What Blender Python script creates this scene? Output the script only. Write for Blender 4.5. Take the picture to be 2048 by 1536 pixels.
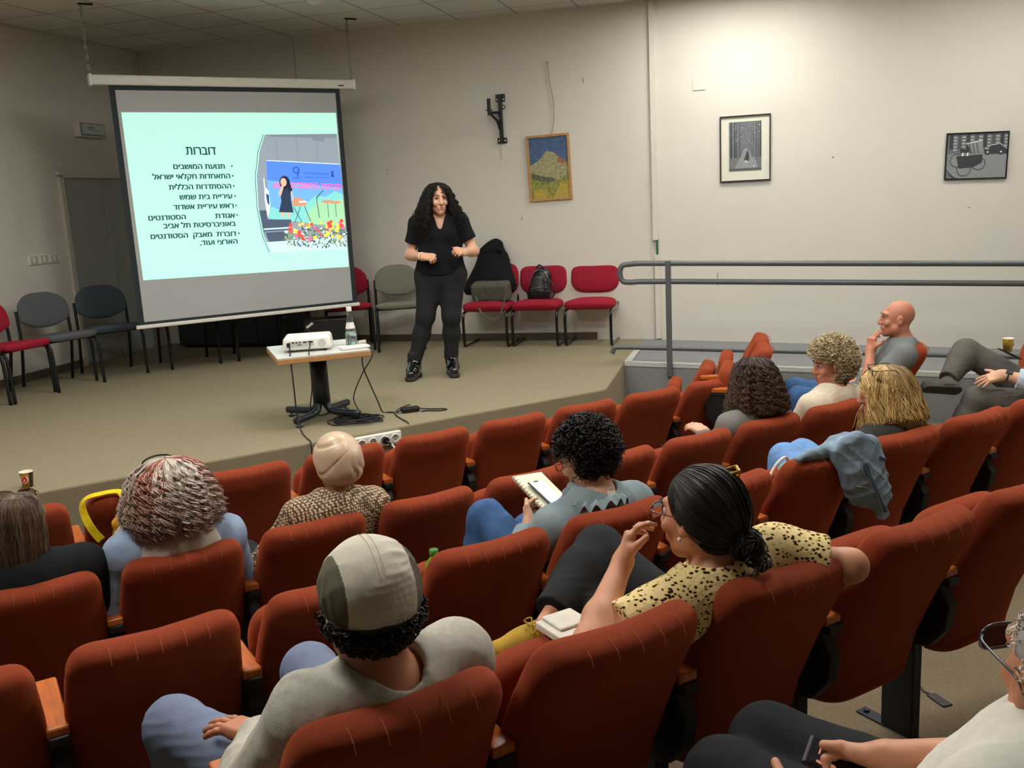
import bpy, math, random
import numpy as np
from mathutils import Vector, Matrix
rng = np.random.default_rng(7); random.seed(7)
SC = bpy.context.scene; COL = SC.collection
for o in list(bpy.data.objects): bpy.data.objects.remove(o)
# ------------------------------------------------------------------ camera
CAMZ = 2.19; PITCH = math.radians(11.149); ROLL = math.radians(2.925)
cd = bpy.data.cameras.new('camera'); cam = bpy.data.objects.new('camera', cd); COL.objects.link(cam)
cd.sensor_fit = 'HORIZONTAL'; cd.sensor_width = 36.0; cd.lens = 36.0*1880/2048; cd.clip_start = .02
cam.matrix_world = Matrix.Translation((0,0,CAMZ)) @ Matrix.Rotation(math.pi/2-PITCH,4,'X') @ Matrix.Rotation(-ROLL,4,'Z')
SC.camera = cam
# ------------------------------------------------------------------ exposure and world
SC.view_settings.view_transform = 'Standard'; SC.view_settings.look = 'None'
SC.view_settings.gamma = 1.0; SC.view_settings.exposure = 0.2
SC.view_settings.use_curve_mapping = False
w = bpy.data.worlds.new('world'); SC.world = w; w.use_nodes = True
w.node_tree.nodes['Background'].inputs[0].default_value = (.9,.93,1,1)
w.node_tree.nodes['Background'].inputs[1].default_value = .05
# ------------------------------------------------------------------ frames of the room
WD = np.array([.963,-.2696,0]); LD = np.array([.2696,.963,0]); C0 = np.array([-4.008,11.063,0])
EU = np.array([.858,.5138,0]); EN = np.array([-.5138,.858,0]); UP = np.array([0,0,1.])
A_W = math.atan2(-.2696,.963); A_L = math.atan2(.963,.2696); A_R = math.atan2(.5138,.858)
ST = .71; CE = 3.99
def wall(s,h,off=0): return C0 + WD*s - LD*off + UP*h            # back wall: s along, off out into the room
def lwall(t,h,off=0): return C0 - LD*t + WD*off + UP*h           # left wall: t from the corner
def row(u,p,z=0): return EU*u + EN*p + UP*z
# ------------------------------------------------------------------ helpers
def lin(c):
    c = c.lstrip('#'); r = [int(c[i:i+2],16)/255 for i in (0,2,4)]
    return tuple((x/12.92 if x <= .04045 else ((x+.055)/1.055)**2.4) for x in r)+(1,)
def tag(o,label=None,cat=None,group=None,kind=None):
    if label: o['label'] = label
    if cat: o['category'] = cat
    if group: o['group'] = group
    if kind: o['kind'] = kind
    return o
def thing(name,label,cat,loc=(0,0,0),rz=0,group=None):
    o = bpy.data.objects.new(name,None); COL.objects.link(o); o.empty_display_size = .1
    o.location = [float(v) for v in loc]; o.rotation_euler = (0,0,rz)
    return tag(o,label,cat,group)
class MB:
    def __init__(s): s.V=[]; s.F=[]; s.M=[]; s.n=0
    def add(s,V,F,m=0):
        V = np.asarray(V,float); s.V.append(V)
        for f in F: s.F.append([int(i)+s.n for i in f]); s.M.append(m)
        s.n += len(V); return s
    def box(s,c,size,R=None,m=0,taper=1):
        h = np.array(size)/2; P = np.array([[x,y,z] for z in (-1,1) for y in (-1,1) for x in (-1,1)],float)
        P[4:,:2] *= taper; P = P*h
        if R is not None: P = P@np.asarray(R).T
        return s.add(P+np.array(c),[(0,2,3,1),(4,5,7,6),(0,1,5,4),(2,6,7,3),(0,4,6,2),(1,3,7,5)],m)
    def tube(s,pts,r,n=8,m=0,cap=True,closed=False,flat=1):
        P = np.asarray(pts,float); N = len(P)
        r = np.broadcast_to(np.asarray(r,float),(N,))
        T = np.gradient(P,axis=0)
        if closed: T = np.roll(P,-1,0)-np.roll(P,1,0)
        T /= np.linalg.norm(T,axis=1)[:,None]+1e-9
        a = np.array([0,0,1.]) if abs(T[0,2])<.9 else np.array([1.,0,0])
        ns = []; nn = np.cross(T[0],a); nn /= np.linalg.norm(nn)
        for i in range(N):
            nn = nn - T[i]*np.dot(nn,T[i]); nn /= np.linalg.norm(nn)+1e-9; ns.append(nn)
        ns = np.array(ns); bs = np.cross(T,ns)
        th = np.linspace(0,2*np.pi,n,endpoint=False)
        V = (P[:,None]+r[:,None,None]*(np.cos(th)[None,:,None]*ns[:,None]+flat*np.sin(th)[None,:,None]*bs[:,None])).reshape(-1,3)
        F = []
        for i in range(N if closed else N-1):
            j = (i+1)%N
            for k in range(n): F.append((i*n+k,i*n+(k+1)%n,j*n+(k+1)%n,j*n+k))
        if cap and not closed: F += [tuple(range(n))[::-1],tuple((N-1)*n+k for k in range(n))]
        return s.add(V,F,m)
    def cyl(s,a,b,r,n=16,m=0,r2=None): return s.tube([a,b],[r,r if r2 is None else r2],n,m)
    def lathe(s,prof,n=24,m=0,c=(0,0,0),R=None):
        V = [];F = []
        for r,z in prof:
            for k in range(n):
                t = 2*math.pi*k/n; V.append((r*math.cos(t),r*math.sin(t),z))
        for i in range(len(prof)-1):
            for k in range(n): F.append((i*n+k,i*n+(k+1)%n,(i+1)*n+(k+1)%n,(i+1)*n+k))
        V = np.array(V)
        if R is not None: V = V@np.asarray(R).T
        return s.add(V+np.array(c),F,m)
    def poly(s,pts,m=0): return s.add(pts,[tuple(range(len(pts)))],m)
    def prism(s,pts,z0,z1,m=0):
        n = len(pts); V = [(p[0],p[1],z0) for p in pts]+[(p[0],p[1],z1) for p in pts]
        F = [tuple(range(n))[::-1],tuple(range(n,2*n))]+[(i,(i+1)%n,n+(i+1)%n,n+i) for i in range(n)]
        return s.add(V,F,m)
    def slab(s,path,hw,ht,mw=6,mt=3,me=5,bow=0,nu=36,nv=30,m=0,wref=.25):
        # cushion swept along a path in the local yz plane; rounded in width, thickness and at both ends
        path = np.array(path,float); K = len(path); kk = np.linspace(-1,1,K)
        v = np.sin(np.linspace(-np.pi/2,np.pi/2,nv)); v = np.sign(v)*np.abs(v)**.8
        v = np.clip(v,-.9995,.9995)
        cy = np.interp(v,kk,path[:,0]); cz = np.interp(v,kk,path[:,1])
        W = np.interp(v,np.linspace(-1,1,len(hw)),hw); Tt = np.interp(v,np.linspace(-1,1,len(ht)),ht)
        W = W*(1-np.abs(v)**mw)**(1/mw); Tt = Tt*(1-np.abs(v)**(mw*2.2))**(1/2.2)
        ty = np.gradient(cy); tz = np.gradient(cz); L = np.hypot(ty,tz)+1e-9; ny = tz/L; nz = -ty/L
        th = np.linspace(0,2*np.pi,nu,endpoint=False)
        cx = np.sign(np.cos(th))*np.abs(np.cos(th))**(2/me); sx = np.sign(np.sin(th))*np.abs(np.sin(th))**(2/mt)
        X = W[:,None]*cx; D = Tt[:,None]*sx + bow*(X/wref)**2
        V = np.stack([X,cy[:,None]+ny[:,None]*D,cz[:,None]+nz[:,None]*D],-1).reshape(-1,3)
        F = [(i*nu+k,i*nu+(k+1)%nu,(i+1)*nu+(k+1)%nu,(i+1)*nu+k) for i in range(nv-1) for k in range(nu)]
        F += [tuple(range(nu))[::-1],tuple((nv-1)*nu+k for k in range(nu))]
        return s.add(V,F,m)
    def build(s,name,mats,parent=None,smooth=False,bevel=0,loc=None,seg=2,rot=None):
        me = bpy.data.meshes.new(name)
        V = np.concatenate(s.V) if s.V else np.zeros((0,3))
        me.from_pydata(V.tolist(),[],s.F)
        if not isinstance(mats,(list,tuple)): mats = [mats]
        for mm in mats: me.materials.append(mm)
        if len(mats)>1: me.polygons.foreach_set('material_index',s.M)
        if smooth: me.polygons.foreach_set('use_smooth',[True]*len(me.polygons))
        me.update()
        o = bpy.data.objects.new(name,me); COL.objects.link(o)
        if parent is not None: o.parent = parent
        if loc is not None: o.location = [float(v) for v in loc]
        if rot is not None: o.rotation_euler = rot
        if bevel:
            b = o.modifiers.new('bevel','BEVEL'); b.width = bevel; b.segments = seg; b.limit_method = 'ANGLE'; b.angle_limit = .6
        if smooth == 'auto' or (bevel and smooth):
            pass
        return o
def spline(pts,n=60,closed=False):
    P = np.asarray(pts,float); N = len(P)
    if closed: Q = np.vstack([P[-1],P,P[0],P[1]]); seg = N
    else: Q = np.vstack([2*P[0]-P[1],P,2*P[-1]-P[-2]]); seg = N-1
    out = []
    for t in np.linspace(0,seg,n,endpoint=not closed):
        i = min(int(t),seg-1); f = t-i; a,b,c,d = Q[i:i+4]
        out.append(.5*((2*b)+(-a+c)*f+(2*a-5*b+4*c-d)*f*f+(-a+3*b-3*c+d)*f**3))
    return np.array(out)
def copy_tree(o,parent=None):
    c = o.copy(); COL.objects.link(c)
    if parent is not None: c.parent = parent
    for ch in list(o.children): copy_tree(ch,c)
    return c
# ------------------------------------------------------------------ materials
def node_mat(name):
    m = bpy.data.materials.new(name); m.use_nodes = True
    return m, m.node_tree.nodes, m.node_tree.links, m.node_tree.nodes['Principled BSDF']
def mat(name,col,rough=.6,var=0.0,vscale=8,bump=0,bscale=60,metal=0,sheen=0,spec=.5,coat=0,stretch=None,trans=0,alpha=1,detail=4,sheencol=None):
    m,N,Lk,b = node_mat(name); c = lin(col) if isinstance(col,str) else tuple(col)+(1,)
    b.inputs['Base Color'].default_value = c; b.inputs['Roughness'].default_value = rough
    b.inputs['Metallic'].default_value = metal; b.inputs['Specular IOR Level'].default_value = spec
    if sheen:
        b.inputs['Sheen Weight'].default_value = sheen; b.inputs['Sheen Roughness'].default_value = .4
        b.inputs['Sheen Tint'].default_value = lin(sheencol) if sheencol else c
    if coat: b.inputs['Coat Weight'].default_value = coat
    if trans: b.inputs['Transmission Weight'].default_value = trans
    if var or bump:
        tc = N.new('ShaderNodeTexCoord'); mp = N.new('ShaderNodeMapping'); Lk.new(tc.outputs['Object'],mp.inputs[0])
        if stretch: mp.inputs['Scale'].default_value = stretch
    if var:
        n = N.new('ShaderNodeTexNoise'); n.inputs['Scale'].default_value = vscale; n.inputs['Detail'].default_value = detail
        Lk.new(mp.outputs[0],n.inputs['Vector'])
        r = N.new('ShaderNodeValToRGB'); Lk.new(n.outputs['Fac'],r.inputs[0])
        r.color_ramp.elements[0].position = .3; r.color_ramp.elements[1].position = .7
        r.color_ramp.elements[0].color = tuple(max(0,x*(1-var)) for x in c[:3])+(1,)
        r.color_ramp.elements[1].color = tuple(min(1,x*(1+var)) for x in c[:3])+(1,)
        Lk.new(r.outputs[0],b.inputs['Base Color'])
    if bump:
        n2 = N.new('ShaderNodeTexNoise'); n2.inputs['Scale'].default_value = bscale; n2.inputs['Detail'].default_value = 3
        Lk.new(mp.outputs[0],n2.inputs['Vector'])
        bp = N.new('ShaderNodeBump'); bp.inputs['Strength'].default_value = bump; bp.inputs['Distance'].default_value = .01
        Lk.new(n2.outputs['Fac'],bp.inputs['Height']); Lk.new(bp.outputs[0],b.inputs['Normal'])
    return m
def emit(name,col,s):
    m,N,Lk,b = node_mat(name); b.inputs['Base Color'].default_value = (0,0,0,1) if s>=1 else lin(col); b.inputs['Roughness'].default_value=.8
    b.inputs['Specular IOR Level'].default_value = .1
    b.inputs['Emission Color'].default_value = lin(col); b.inputs['Emission Strength'].default_value = s; return m
M = {}
M['wall'] = mat('wall_paint','#d8d4ca',.85,.03,1.5,.06,120)
M['carpet'] = mat('stage_carpet','#9d9377',.95,.14,160,.8,400,detail=6)
M['floor'] = mat('hall_carpet','#8d7c62',.95,.16,120,.8,350,detail=6)
M['greycarpet'] = mat('ramp_carpet','#8e9191',.95,.22,140,.7,380,detail=6)
M['nosing'] = mat('ramp_nosing','#b9bcb6',.6,.05,30)
M['base'] = mat('baseboard_dark','#5c5046',.6,.1,20)
M['door'] = mat('door_grey','#a3a9a5',.55,.03,4)
M['doorframe'] = mat('door_frame','#cfcabd',.5)
M['white'] = mat('white_plastic','#e9e7de',.4)
M['whitem'] = mat('white_metal','#dddcd2',.4,.02,10)
M['black'] = mat('black_metal','#15171a',.35,metal=.3)
M['blackpl'] = mat('black_plastic','#141517',.45)
M['cable'] = mat('cable_black','#17181a',.5)
M['rail'] = mat('rail_grey_paint','#63676a',.42,.05,12,metal=.2)
M['chain'] = mat('chain_steel','#8d8d88',.35,metal=.85)
M['seat'] = mat('seat_fabric_rust','#87391f',.9,.07,220,.35,900,sheen=.75,sheencol='#d96c40',spec=.2)
M['seam'] = mat('seat_seam','#a5502f',.9)
M['armwood'] = mat('armrest_wood','#b8601f',.35,.22,6,.05,50,stretch=(14,2,2),coat=.3)
M['sidepanel'] = mat('seat_panel_black','#0f0d0d',.6,.1,30)
M['legsteel'] = mat('seat_leg_dark','#23282e',.45,metal=.4)
M['redfab'] = mat('red_chair_fabric','#9c2236',.9,.08,200,.3,700,sheen=.3,spec=.2)
M['greyfab'] = mat('grey_chair_fabric','#5c6064',.95,.08,200,.3,700,spec=.2)
M['bluefab'] = mat('bluegrey_chair_fabric','#465058',.95,.08,200,.3,700,spec=.2)
M['greenfab'] = mat('greygreen_chair_fabric','#7d7f70',.95,.08,200,.3,700,spec=.2)
M['chrtube'] = mat('chair_tube_dark','#26292a',.4,metal=.5)
M['blacktube'] = mat('chair_tube_black','#121213',.2,metal=.4,coat=.5)
# ================================================================== SETTING
def structure(name,mb,m,**k): return tag(mb.build(name,m,**k),kind='structure')
# back wall / left wall / ceiling / other walls that close the room
WX = 13.2; LT = 13.0
def wallslab(name,a,b,z0,z1,th,out,m='wall'):
    mb = MB(); a = np.array(a); b = np.array(b); o = np.array(out)*th
    P = [a,b,b+o,a+o]; mb.prism([(p[0],p[1]) for p in P],z0,z1)
    return structure(name,mb,M[m])
M['panel'] = mat('rear_low_bounce','#5f5348',.8,.1,6)  # invented dark finish for the unseen rear wall, cuts bounce onto seat backs
wallslab('wall_back',wall(-.15,0),wall(WX,0),-.2,CE+.12,.15,LD)
wallslab('wall_left',lwall(LT,0),lwall(0,0),-.2,CE+.12,.15,-WD)
wallslab('wall_right',wall(WX,0),C0+WD*WX-LD*LT,-.2,CE+.12,.15,WD)
wallslab('wall_rear',lwall(LT,0),C0+WD*WX-LD*LT,-.2,CE+.12,.15,-LD,'panel')
# suspended ceiling of square tiles with a slightly darker grid
m,N,Lk,b = node_mat('ceiling_tiles'); b.inputs['Roughness'].default_value = .9
tc = N.new('ShaderNodeTexCoord'); mp = N.new('ShaderNodeMapping'); Lk.new(tc.outputs['Object'],mp.inputs[0]); mp.inputs['Location'].default_value = (-.07,.29,0)
br = N.new('ShaderNodeTexBrick'); Lk.new(mp.outputs[0],br.inputs['Vector']); br.offset = 0; br.squash = 1
br.inputs['Scale'].default_value = 1; br.inputs['Brick Width'].default_value = .62; br.inputs['Row Height'].default_value = .62
br.inputs['Mortar Size'].default_value = .011; br.inputs['Mortar Smooth'].default_value = .1
br.inputs['Color1'].default_value = lin('#cfcec4'); br.inputs['Color2'].default_value = lin('#c9c8be'); br.inputs['Mortar'].default_value = lin('#96968f')
Lk.new(br.outputs['Color'],b.inputs['Base Color'])
bp = N.new('ShaderNodeBump'); bp.inputs['Strength'].default_value = .4; bp.inputs['Distance'].default_value = .01; bp.invert = True
Lk.new(br.outputs['Fac'],bp.inputs['Height']); Lk.new(bp.outputs[0],b.inputs['Normal']); M['ceil'] = m
mb = MB(); mb.prism([(-.15,.15),(-.15,-LT-.15),(WX+.15,-LT-.15),(WX+.15,.15)],0,.1)
structure('ceiling',mb,M['ceil'],loc=C0+UP*CE,rot=(0,0,A_W))
# floors: stepped tiers; each tier a strip parallel to the seat rows
def strip(u0,u1,p0,p1,z): 
    mb = MB(); mb.prism([tuple(row(u,p)[:2]) for u,p in ((u0,p0),(u1,p0),(u1,p1),(u0,p1))],-.15,z); return mb
def isect(p,d0,q,d1):
    A = np.array([[d0[0],-d1[0]],[d0[1],-d1[1]]]); t = np.linalg.solve(A,(q-p)[:2]); return p+d0*t[0]
mb = MB(); mb.prism([(-.0,0),(0,-LT),(WX,-LT),(WX,0)],-.2,0)
tag(mb.build('floor',M['floor'],loc=C0,rot=(0,0,A_W)),kind='structure')
def clipped(p0,p1,z,name):
    # strip between p0 and p1 running from the left wall to beyond the right end
    a0 = isect(row(0,p0),EU,lwall(0,0),LD); a1 = isect(row(0,p1),EU,lwall(0,0),LD)
    b0 = isect(row(0,p0),EU,wall(WX,0),LD); b1 = isect(row(0,p1),EU,wall(WX,0),LD)
    def cl(q,first):      # keep within back wall
        s = np.dot(q-C0,WD); 
        t = -np.dot(q-C0,LD)
        if t<1.4: q = isect(q,EU,wall(0,0,1.4),WD)
        return q
    P = [a0,cl(b0,1),cl(b1,0),a1]
    mb = MB(); mb.prism([tuple(p[:2]) for p in P],-.1,z); return structure(name,mb,M['floor'])
clipped(-2.5,3.42,.175,'floor_tier_1'); clipped(-2.5,2.38,.345,'floor_tier_2'); clipped(-2.5,1.30,.52,'floor_tier_3'); clipped(-2.5,.28,.69,'floor_tier_4')
# side platform to the right of the front rows
Q = [row(5.42,3.3),row(5.42,4.4),row(5.2,4.62),isect(row(5.2,4.62),LD,wall(0,0,1.4),WD),isect(row(8.6,3.3),LD,wall(0,0,1.4),WD),row(8.6,3.3)]
mb = MB(); mb.prism([tuple(p[:2]) for p in Q],-.1,.2); structure('floor_side_platform',mb,M['floor'])
# stage
K1 = np.array([.724,7.118,0]); K2 = np.array([1.013,8.259,0])
F0 = isect(K1,EU,lwall(0,0),LD); K3 = isect(K2,LD,wall(0,0),WD)
mb = MB(); mb.prism([tuple(p[:2]) for p in (F0,K1,K2,K3,C0)],-.1,ST); structure('floor_stage',mb,M['carpet'],bevel=.012)
# ramp along the wall falling away from the stage
sl = .0375; n2 = 9.0
mb = MB(); E1 = K2+WD*n2; E2 = K3+WD*n2; zt = ST-sl*n2
V = [K2+UP*-.1,E1+UP*-.1,E2+UP*-.1,K3+UP*-.1,K2+UP*(ST-.003),E1+UP*zt,E2+UP*zt,K3+UP*(ST-.003)]
mb.add(V,[(3,2,1,0),(4,5,6,7),(0,1,5,4),(1,2,6,5),(2,3,7,6),(3,0,4,7)]); structure('floor_ramp',mb,M['greycarpet'])
mb = MB(); d = K2+LD*.03
mb.add([K2+UP*(ST-.035)-LD*.006,E1+UP*(zt-.035)-LD*.006,E1+UP*(zt+.004)-LD*.006,K2+UP*(ST+.003)-LD*.006,K2+LD*.05+UP*(ST+.003),E1+LD*.05+UP*(zt+.004)],[(0,1,2,3),(3,2,5,4)])
structure('trim_1',mb,M['nosing'])
mb = MB(); mb.add([K2-WD*.004+UP*(ST-.03),K2-WD*.004+UP*(ST+.004),K2+LD*.9-WD*.004+UP*(ST+.004),K2+LD*.9-WD*.004+UP*(ST-.03),K2+WD*.06+UP*(ST+.004),K2+LD*.9+WD*.06+UP*(ST+.004)],[(0,3,2,1),(1,2,5,4)])
structure('trim_2',mb,M['nosing'])
# baseboards
mb = MB(); mb.box((2.85,-.008,ST+.038),(4.52,.016,.075)); o = structure('baseboard_back',mb,M['base'],loc=C0,rot=(0,0,A_W)); 
mb = MB(); mb.box((-(1.52+LT)/2,-.008,ST+.038),(LT-1.52,.016,.075)); structure('baseboard_left',mb,M['base'],loc=C0,rot=(0,0,A_L))
# ---- pale wall trunking at the junction of the two wall panels, and a panel joint
mb = MB(); mb.box((5.735,-.018,2.85),(.05,.036,2.28)); mb.box((5.748,-.018,1.14),(.05,.036,.85)); mb.box((5.70,-.006,2.35),(.012,.012,3.27))
structure('trim_3',mb,M['wall'],loc=C0,rot=(0,0,A_W))
mb = MB(); mb.box((5.749,-.009,1.65),(.022,.018,.2)); mb.box((5.757,-.009,.73),(.022,.018,.05)); mb.tube(spline([(5.742,-.012,1.95),(5.748,-.014,1.75),(5.752,-.014,1.55),(5.755,-.012,1.5)],12),.011,6); mb.tube([(5.755,-.012,.95),(5.757,-.014,.72)],.01,6)
tag(mb.build('green_cable',mat('green_cable','#2e6b58',.5),loc=C0,rot=(0,0,A_W)),'dark green cable showing through gaps in the white wall trunking','cable')
mb = MB(); mb.box((1.94,-.002,2.35),(.012,.004,3.27)); structure('trim_4',mb,mat('joint_shadow','#b7b1a4',.9),loc=C0,rot=(0,0,A_W))
# ---- double door in the left wall beside the corner
d = tag(thing('door_1',None,None,C0,A_L),kind='structure')
mb = MB()
for x,wd in ((-1.485,.06),(-.225,.06)): mb.box((x,-.012,ST+.97),(wd,.05,1.94))
mb.box((-.855,-.012,ST+1.935),(1.32,.05,.06)); tag(mb.build('door_frame',M['doorframe'],d,bevel=.004),kind='structure')
for nm,x0,x1 in (('door_leaf',-1.452,-.893),('door_leaf',-.885,-.258)):
    mb = MB(); mb.box(((x0+x1)/2,.006,ST+.955),(x1-x0,.04,1.89)); mb.box((x0+.03,.0,ST+.95),(.004,.045,1.86)); tag(mb.build(nm,M['door'],d,bevel=.003),kind='structure')
# ================================================================== CEILING LAMPS
M['diff'] = {}
LAMPS = ((6.55,.95,19,'close to the picture wall, above the ramp'),(9.1,1.3,15,'above the far right end of the ramp'),(7.5,3.0,18,'above the side block of seats'),(5.2,3.75,22,'above the front row beside the stage corner'),(3.2,5.4,24,'above the left half of the front row'),(1.2,6.2,9,'above the far left end of the front row'),(3.6,3.3,9,'above the front of the stage, over the speaker'),(4.8,7.6,30,'above the left half of the third row'),(6.9,5.5,24,'above the right half of the third row'),(9.3,5.2,14,'at the far right over the aisle'))
def troffer(s,t,power,lab,ww=1.2,dd=.6,col='#fdf8f0'):
    th = thing('ceiling_lamp',lab,'ceiling lamp',C0+WD*s-LD*t+UP*CE,A_W,'ceiling lamps over the hall')
    mb = MB()
    for x,y,a,bb in ((0,dd/2,ww+.04,.03),(0,-dd/2,ww+.04,.03),(ww/2,0,.03,dd),(-ww/2,0,.03,dd)): mb.box((x,y,-.012),(a,bb,.024))
    mb.build('lamp_frame',M['whitem'],th)
    mb = MB(); mb.box((0,0,-.008),(ww-.03,dd-.03,.006)); mb.build('diffuser',emit('lamp_diffuser',col,power),th)
for s,t,pw,lb in LAMPS: troffer(s,t,pw,'white ceiling light panel '+lb)
# smoke detector at the very top of the picture
th = thing('smoke_detector','small round white smoke detector on the ceiling tiles','smoke detector',(-1.56,8.74,CE))
mb = MB(); mb.lathe([(.001,-.045),(.03,-.045),(.045,-.035),(.06,-.02),(.065,0)],24); mb.build('detector_body',M['white'],th,smooth=True)
# ================================================================== ON THE WALLS
# exit sign on left wall
th = thing('emergency_light_box','long white emergency light box high on the left wall above the door','emergency light',lwall(.985,3.105),A_L)
mb = MB(); mb.box((0,-.035,0),(.4,.07,.15)); mb.build('housing',M['whitem'],th,bevel=.008)
mb = MB(); mb.box((.01,-.073,0),(.36,.006,.125)); mb.build('front_frame',mat('sign_edge','#6f8080',.4),th)
mb = MB(); mb.box((.01,-.077,.002),(.335,.006,.1)); mb.build('lens',mat('sign_lens','#c3cdca',.3,.06,12),th)
mb = MB(); mb.box((-.02,-.081,.018),(.1,.004,.022)); mb.box((.03,-.081,-.008),(.22,.004,.006)); mb.build('tube_reflector',mat('sign_tube','#7f8f8f',.4),th)
# light switches: three in a strip
for i,lab in enumerate(('left light switch of the three in a strip on the left wall','middle light switch of the three in a strip on the left wall','right light switch of the three in a strip on the left wall, nearest the door')):
    th = thing('light_switch',lab,'light switch',lwall(1.99-.137*i,1.84),A_L,'light switches on the left wall')
    mb = MB(); mb.box((0,-.008,0),(.125,.016,.092)); mb.build('plate',M['white'],th,bevel=.004)
    mb = MB(); mb.box((0,-.018,0),(.085,.006,.07)); mb.build('surround',mat('switch_grey','#bdb9ab',.5),th,bevel=.002)
    mb = MB(); mb.box((-.005,-.023,0),(.03,.008,.052)); mb.build('rocker',M['white'],th,bevel=.002)
# blank cover on right wall
th = thing('cover_plate','square blank white cover plate on the wall above the forest picture','cover plate',wall(6.178,3.18),A_W)
mb = MB(); mb.box((0,-.004,0),(.12,.008,.12)); mb.build('plate',M['wall'],th,bevel=.002)
# loudspeaker wall bracket (black)
th = thing('wall_bracket','empty black steel speaker bracket screwed to the back wall','bracket',wall(4.195,2.99),A_W)
mb = MB(); mb.box((0,-.012,.205),(.1,.008,.075)); mb.box((.0,-.012,-.215),(.1,.008,.055)); mb.box((0,-.03,0),(.038,.03,.48)); mb.build('back_plate',M['black'],th,bevel=.003)
mb = MB(); mb.tube([(0,-.04,.06),(-.07,-.17,.055)],.014,8); mb.tube([(-.01,-.045,-.1),(-.02,-.1,-.02),(-.068,-.17,.045)],.013,8); mb.build('arm',M['black'],th)
mb = MB(); mb.cyl((-.075,-.18,.03),(-.075,-.18,.19),.018,16); mb.cyl((-.075,-.18,.075),(-.075,-.18,.083),.034,16); mb.build('mounting_post',M['black'],th)
mb = MB(); a = np.linspace(0,2*np.pi,20,endpoint=False); mb.tube(np.stack([.034+.018*np.cos(a),-.03+0*a,.115+.018*np.sin(a)],-1),.004,6,closed=True); mb.build('ring',M['black'],th)
for x,z in ((0,.225),(-.033,.19),(.035,.19),(-.03,-.215),(.032,-.215)):
    mb = MB(); mb.cyl((x,-.016,z),(x,-.022,z),.008,10); mb.build('screw',M['white'],th)
mb = MB(); mb.tube([wall(4.17,2.73,.004),wall(4.175,2.66,.006),wall(4.178,2.58,.004)],.003,5); tag(mb.build('loose_wire',mat('wire_beige','#b9ab92',.6)),'thin pale wire end sticking out of the wall under the black bracket','wire')
# pictures -----------------------------------------------------------
def picture(name,label,s,h,wd,ht,fw,fm,tilt=0,depth=.025):
    th = thing(name,label,'picture',wall(s,h,.002),A_W); th.rotation_euler = (0,tilt,A_W)
    mb = MB()
    for x,z,a,c in ((0,ht/2-fw/2,wd,fw),(0,-ht/2+fw/2,wd,fw),(-wd/2+fw/2,0,fw,ht-2*fw),(wd/2-fw/2,0,fw,ht-2*fw)): mb.box((x,-depth/2,z),(a,depth,c))
    mb.build('frame',fm,th,bevel=.003); return th
def art(th,mb,name,mats,y=-.012): return mb.build(name,mats,th,loc=(0,y,0))
def sh(mb,pts,m,lay=0): mb.poly([(x,-.0004*lay,z) for x,z in pts][::-1] if False else [(x,-.0004*lay,z) for x,z in pts],m)
def quad(mb,x0,z0,x1,z1,m,lay): sh(mb,[(x0,z0),(x1,z0),(x1,z1),(x0,z1)],m,lay)
# painting in the oak frame: a plain landscape (blue sky, pale hill, yellow-green meadow)
th = picture('framed_painting','oak-framed painting, blue over yellow-green, hung right of the black bracket',4.675,2.478,.445,.655,.025,mat('oak_frame','#b58a52',.45,.15,12,stretch=(1,1,6)),-.022)
mb = MB(); pm = [mat('paint_blue','#4a6289',.7,.25,25),mat('paint_stone','#a29d78',.8,.3,40),mat('paint_green','#8c8e45',.8,.35,30),mat('paint_yellow','#b5a048',.8,.2,40),mat('paint_dark','#5f6454',.8,.3,40),mat('paint_rust','#9c6a45',.8,.2,30)]
quad(mb,-.2,-.31,.2,.31,0,0)
sh(mb,[(-.2,-.31),(.2,-.31),(.2,.03),(.12,.09),(.05,.15),(-.02,.17),(-.1,.08),(-.2,.03)],1,1)
sh(mb,[(-.2,-.31),(.2,-.31),(.2,-.08),(.08,-.12),(-.06,-.1),(-.2,-.06)],2,2)
sh(mb,[(.02,-.31),(.2,-.31),(.2,-.13),(.11,-.16)],3,3); sh(mb,[(-.17,-.3),(-.05,-.31),(-.03,-.24),(-.1,-.2),(-.17,-.22)],3,3)
sh(mb,[(-.19,-.1),(-.02,-.15),(.06,-.13),(.03,-.1),(-.08,-.08),(-.19,-.04)],4,4)
sh(mb,[(.08,.05),(.17,.03),(.18,.06),(.1,.1)],5,4)
for k in range(60):
    x,z = rng.uniform(-.18,.18),rng.uniform(-.3,.12); a = rng.uniform(-.6,.6); l = rng.uniform(.01,.03); dx,dz = l*math.cos(a),l*math.sin(a)
    sh(mb,[(x,z),(x+dx,z+dz),(x+dx-.002,z+dz+.005),(x-.002,z+.005)],[2,3,4,1][k%4],5)
art(th,mb,'painting',pm)
mb = MB(); mb.tube(spline([wall(4.703,3.494,.02),wall(4.712,3.33,.02),wall(4.745,3.12,.02),wall(4.742,2.95,.02),wall(4.722,2.83,.03),wall(4.69,2.76,.036)],40),.004,6); mb.cyl(wall(4.703,3.5,0),wall(4.7,3.5,.03),.006,8)
tag(mb.build('hanging_wire',mat('picture_wire','#8f8a80',.5,metal=.4)),'thin bent wire hanging from a nail down to the oak-framed painting','wire')
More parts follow.
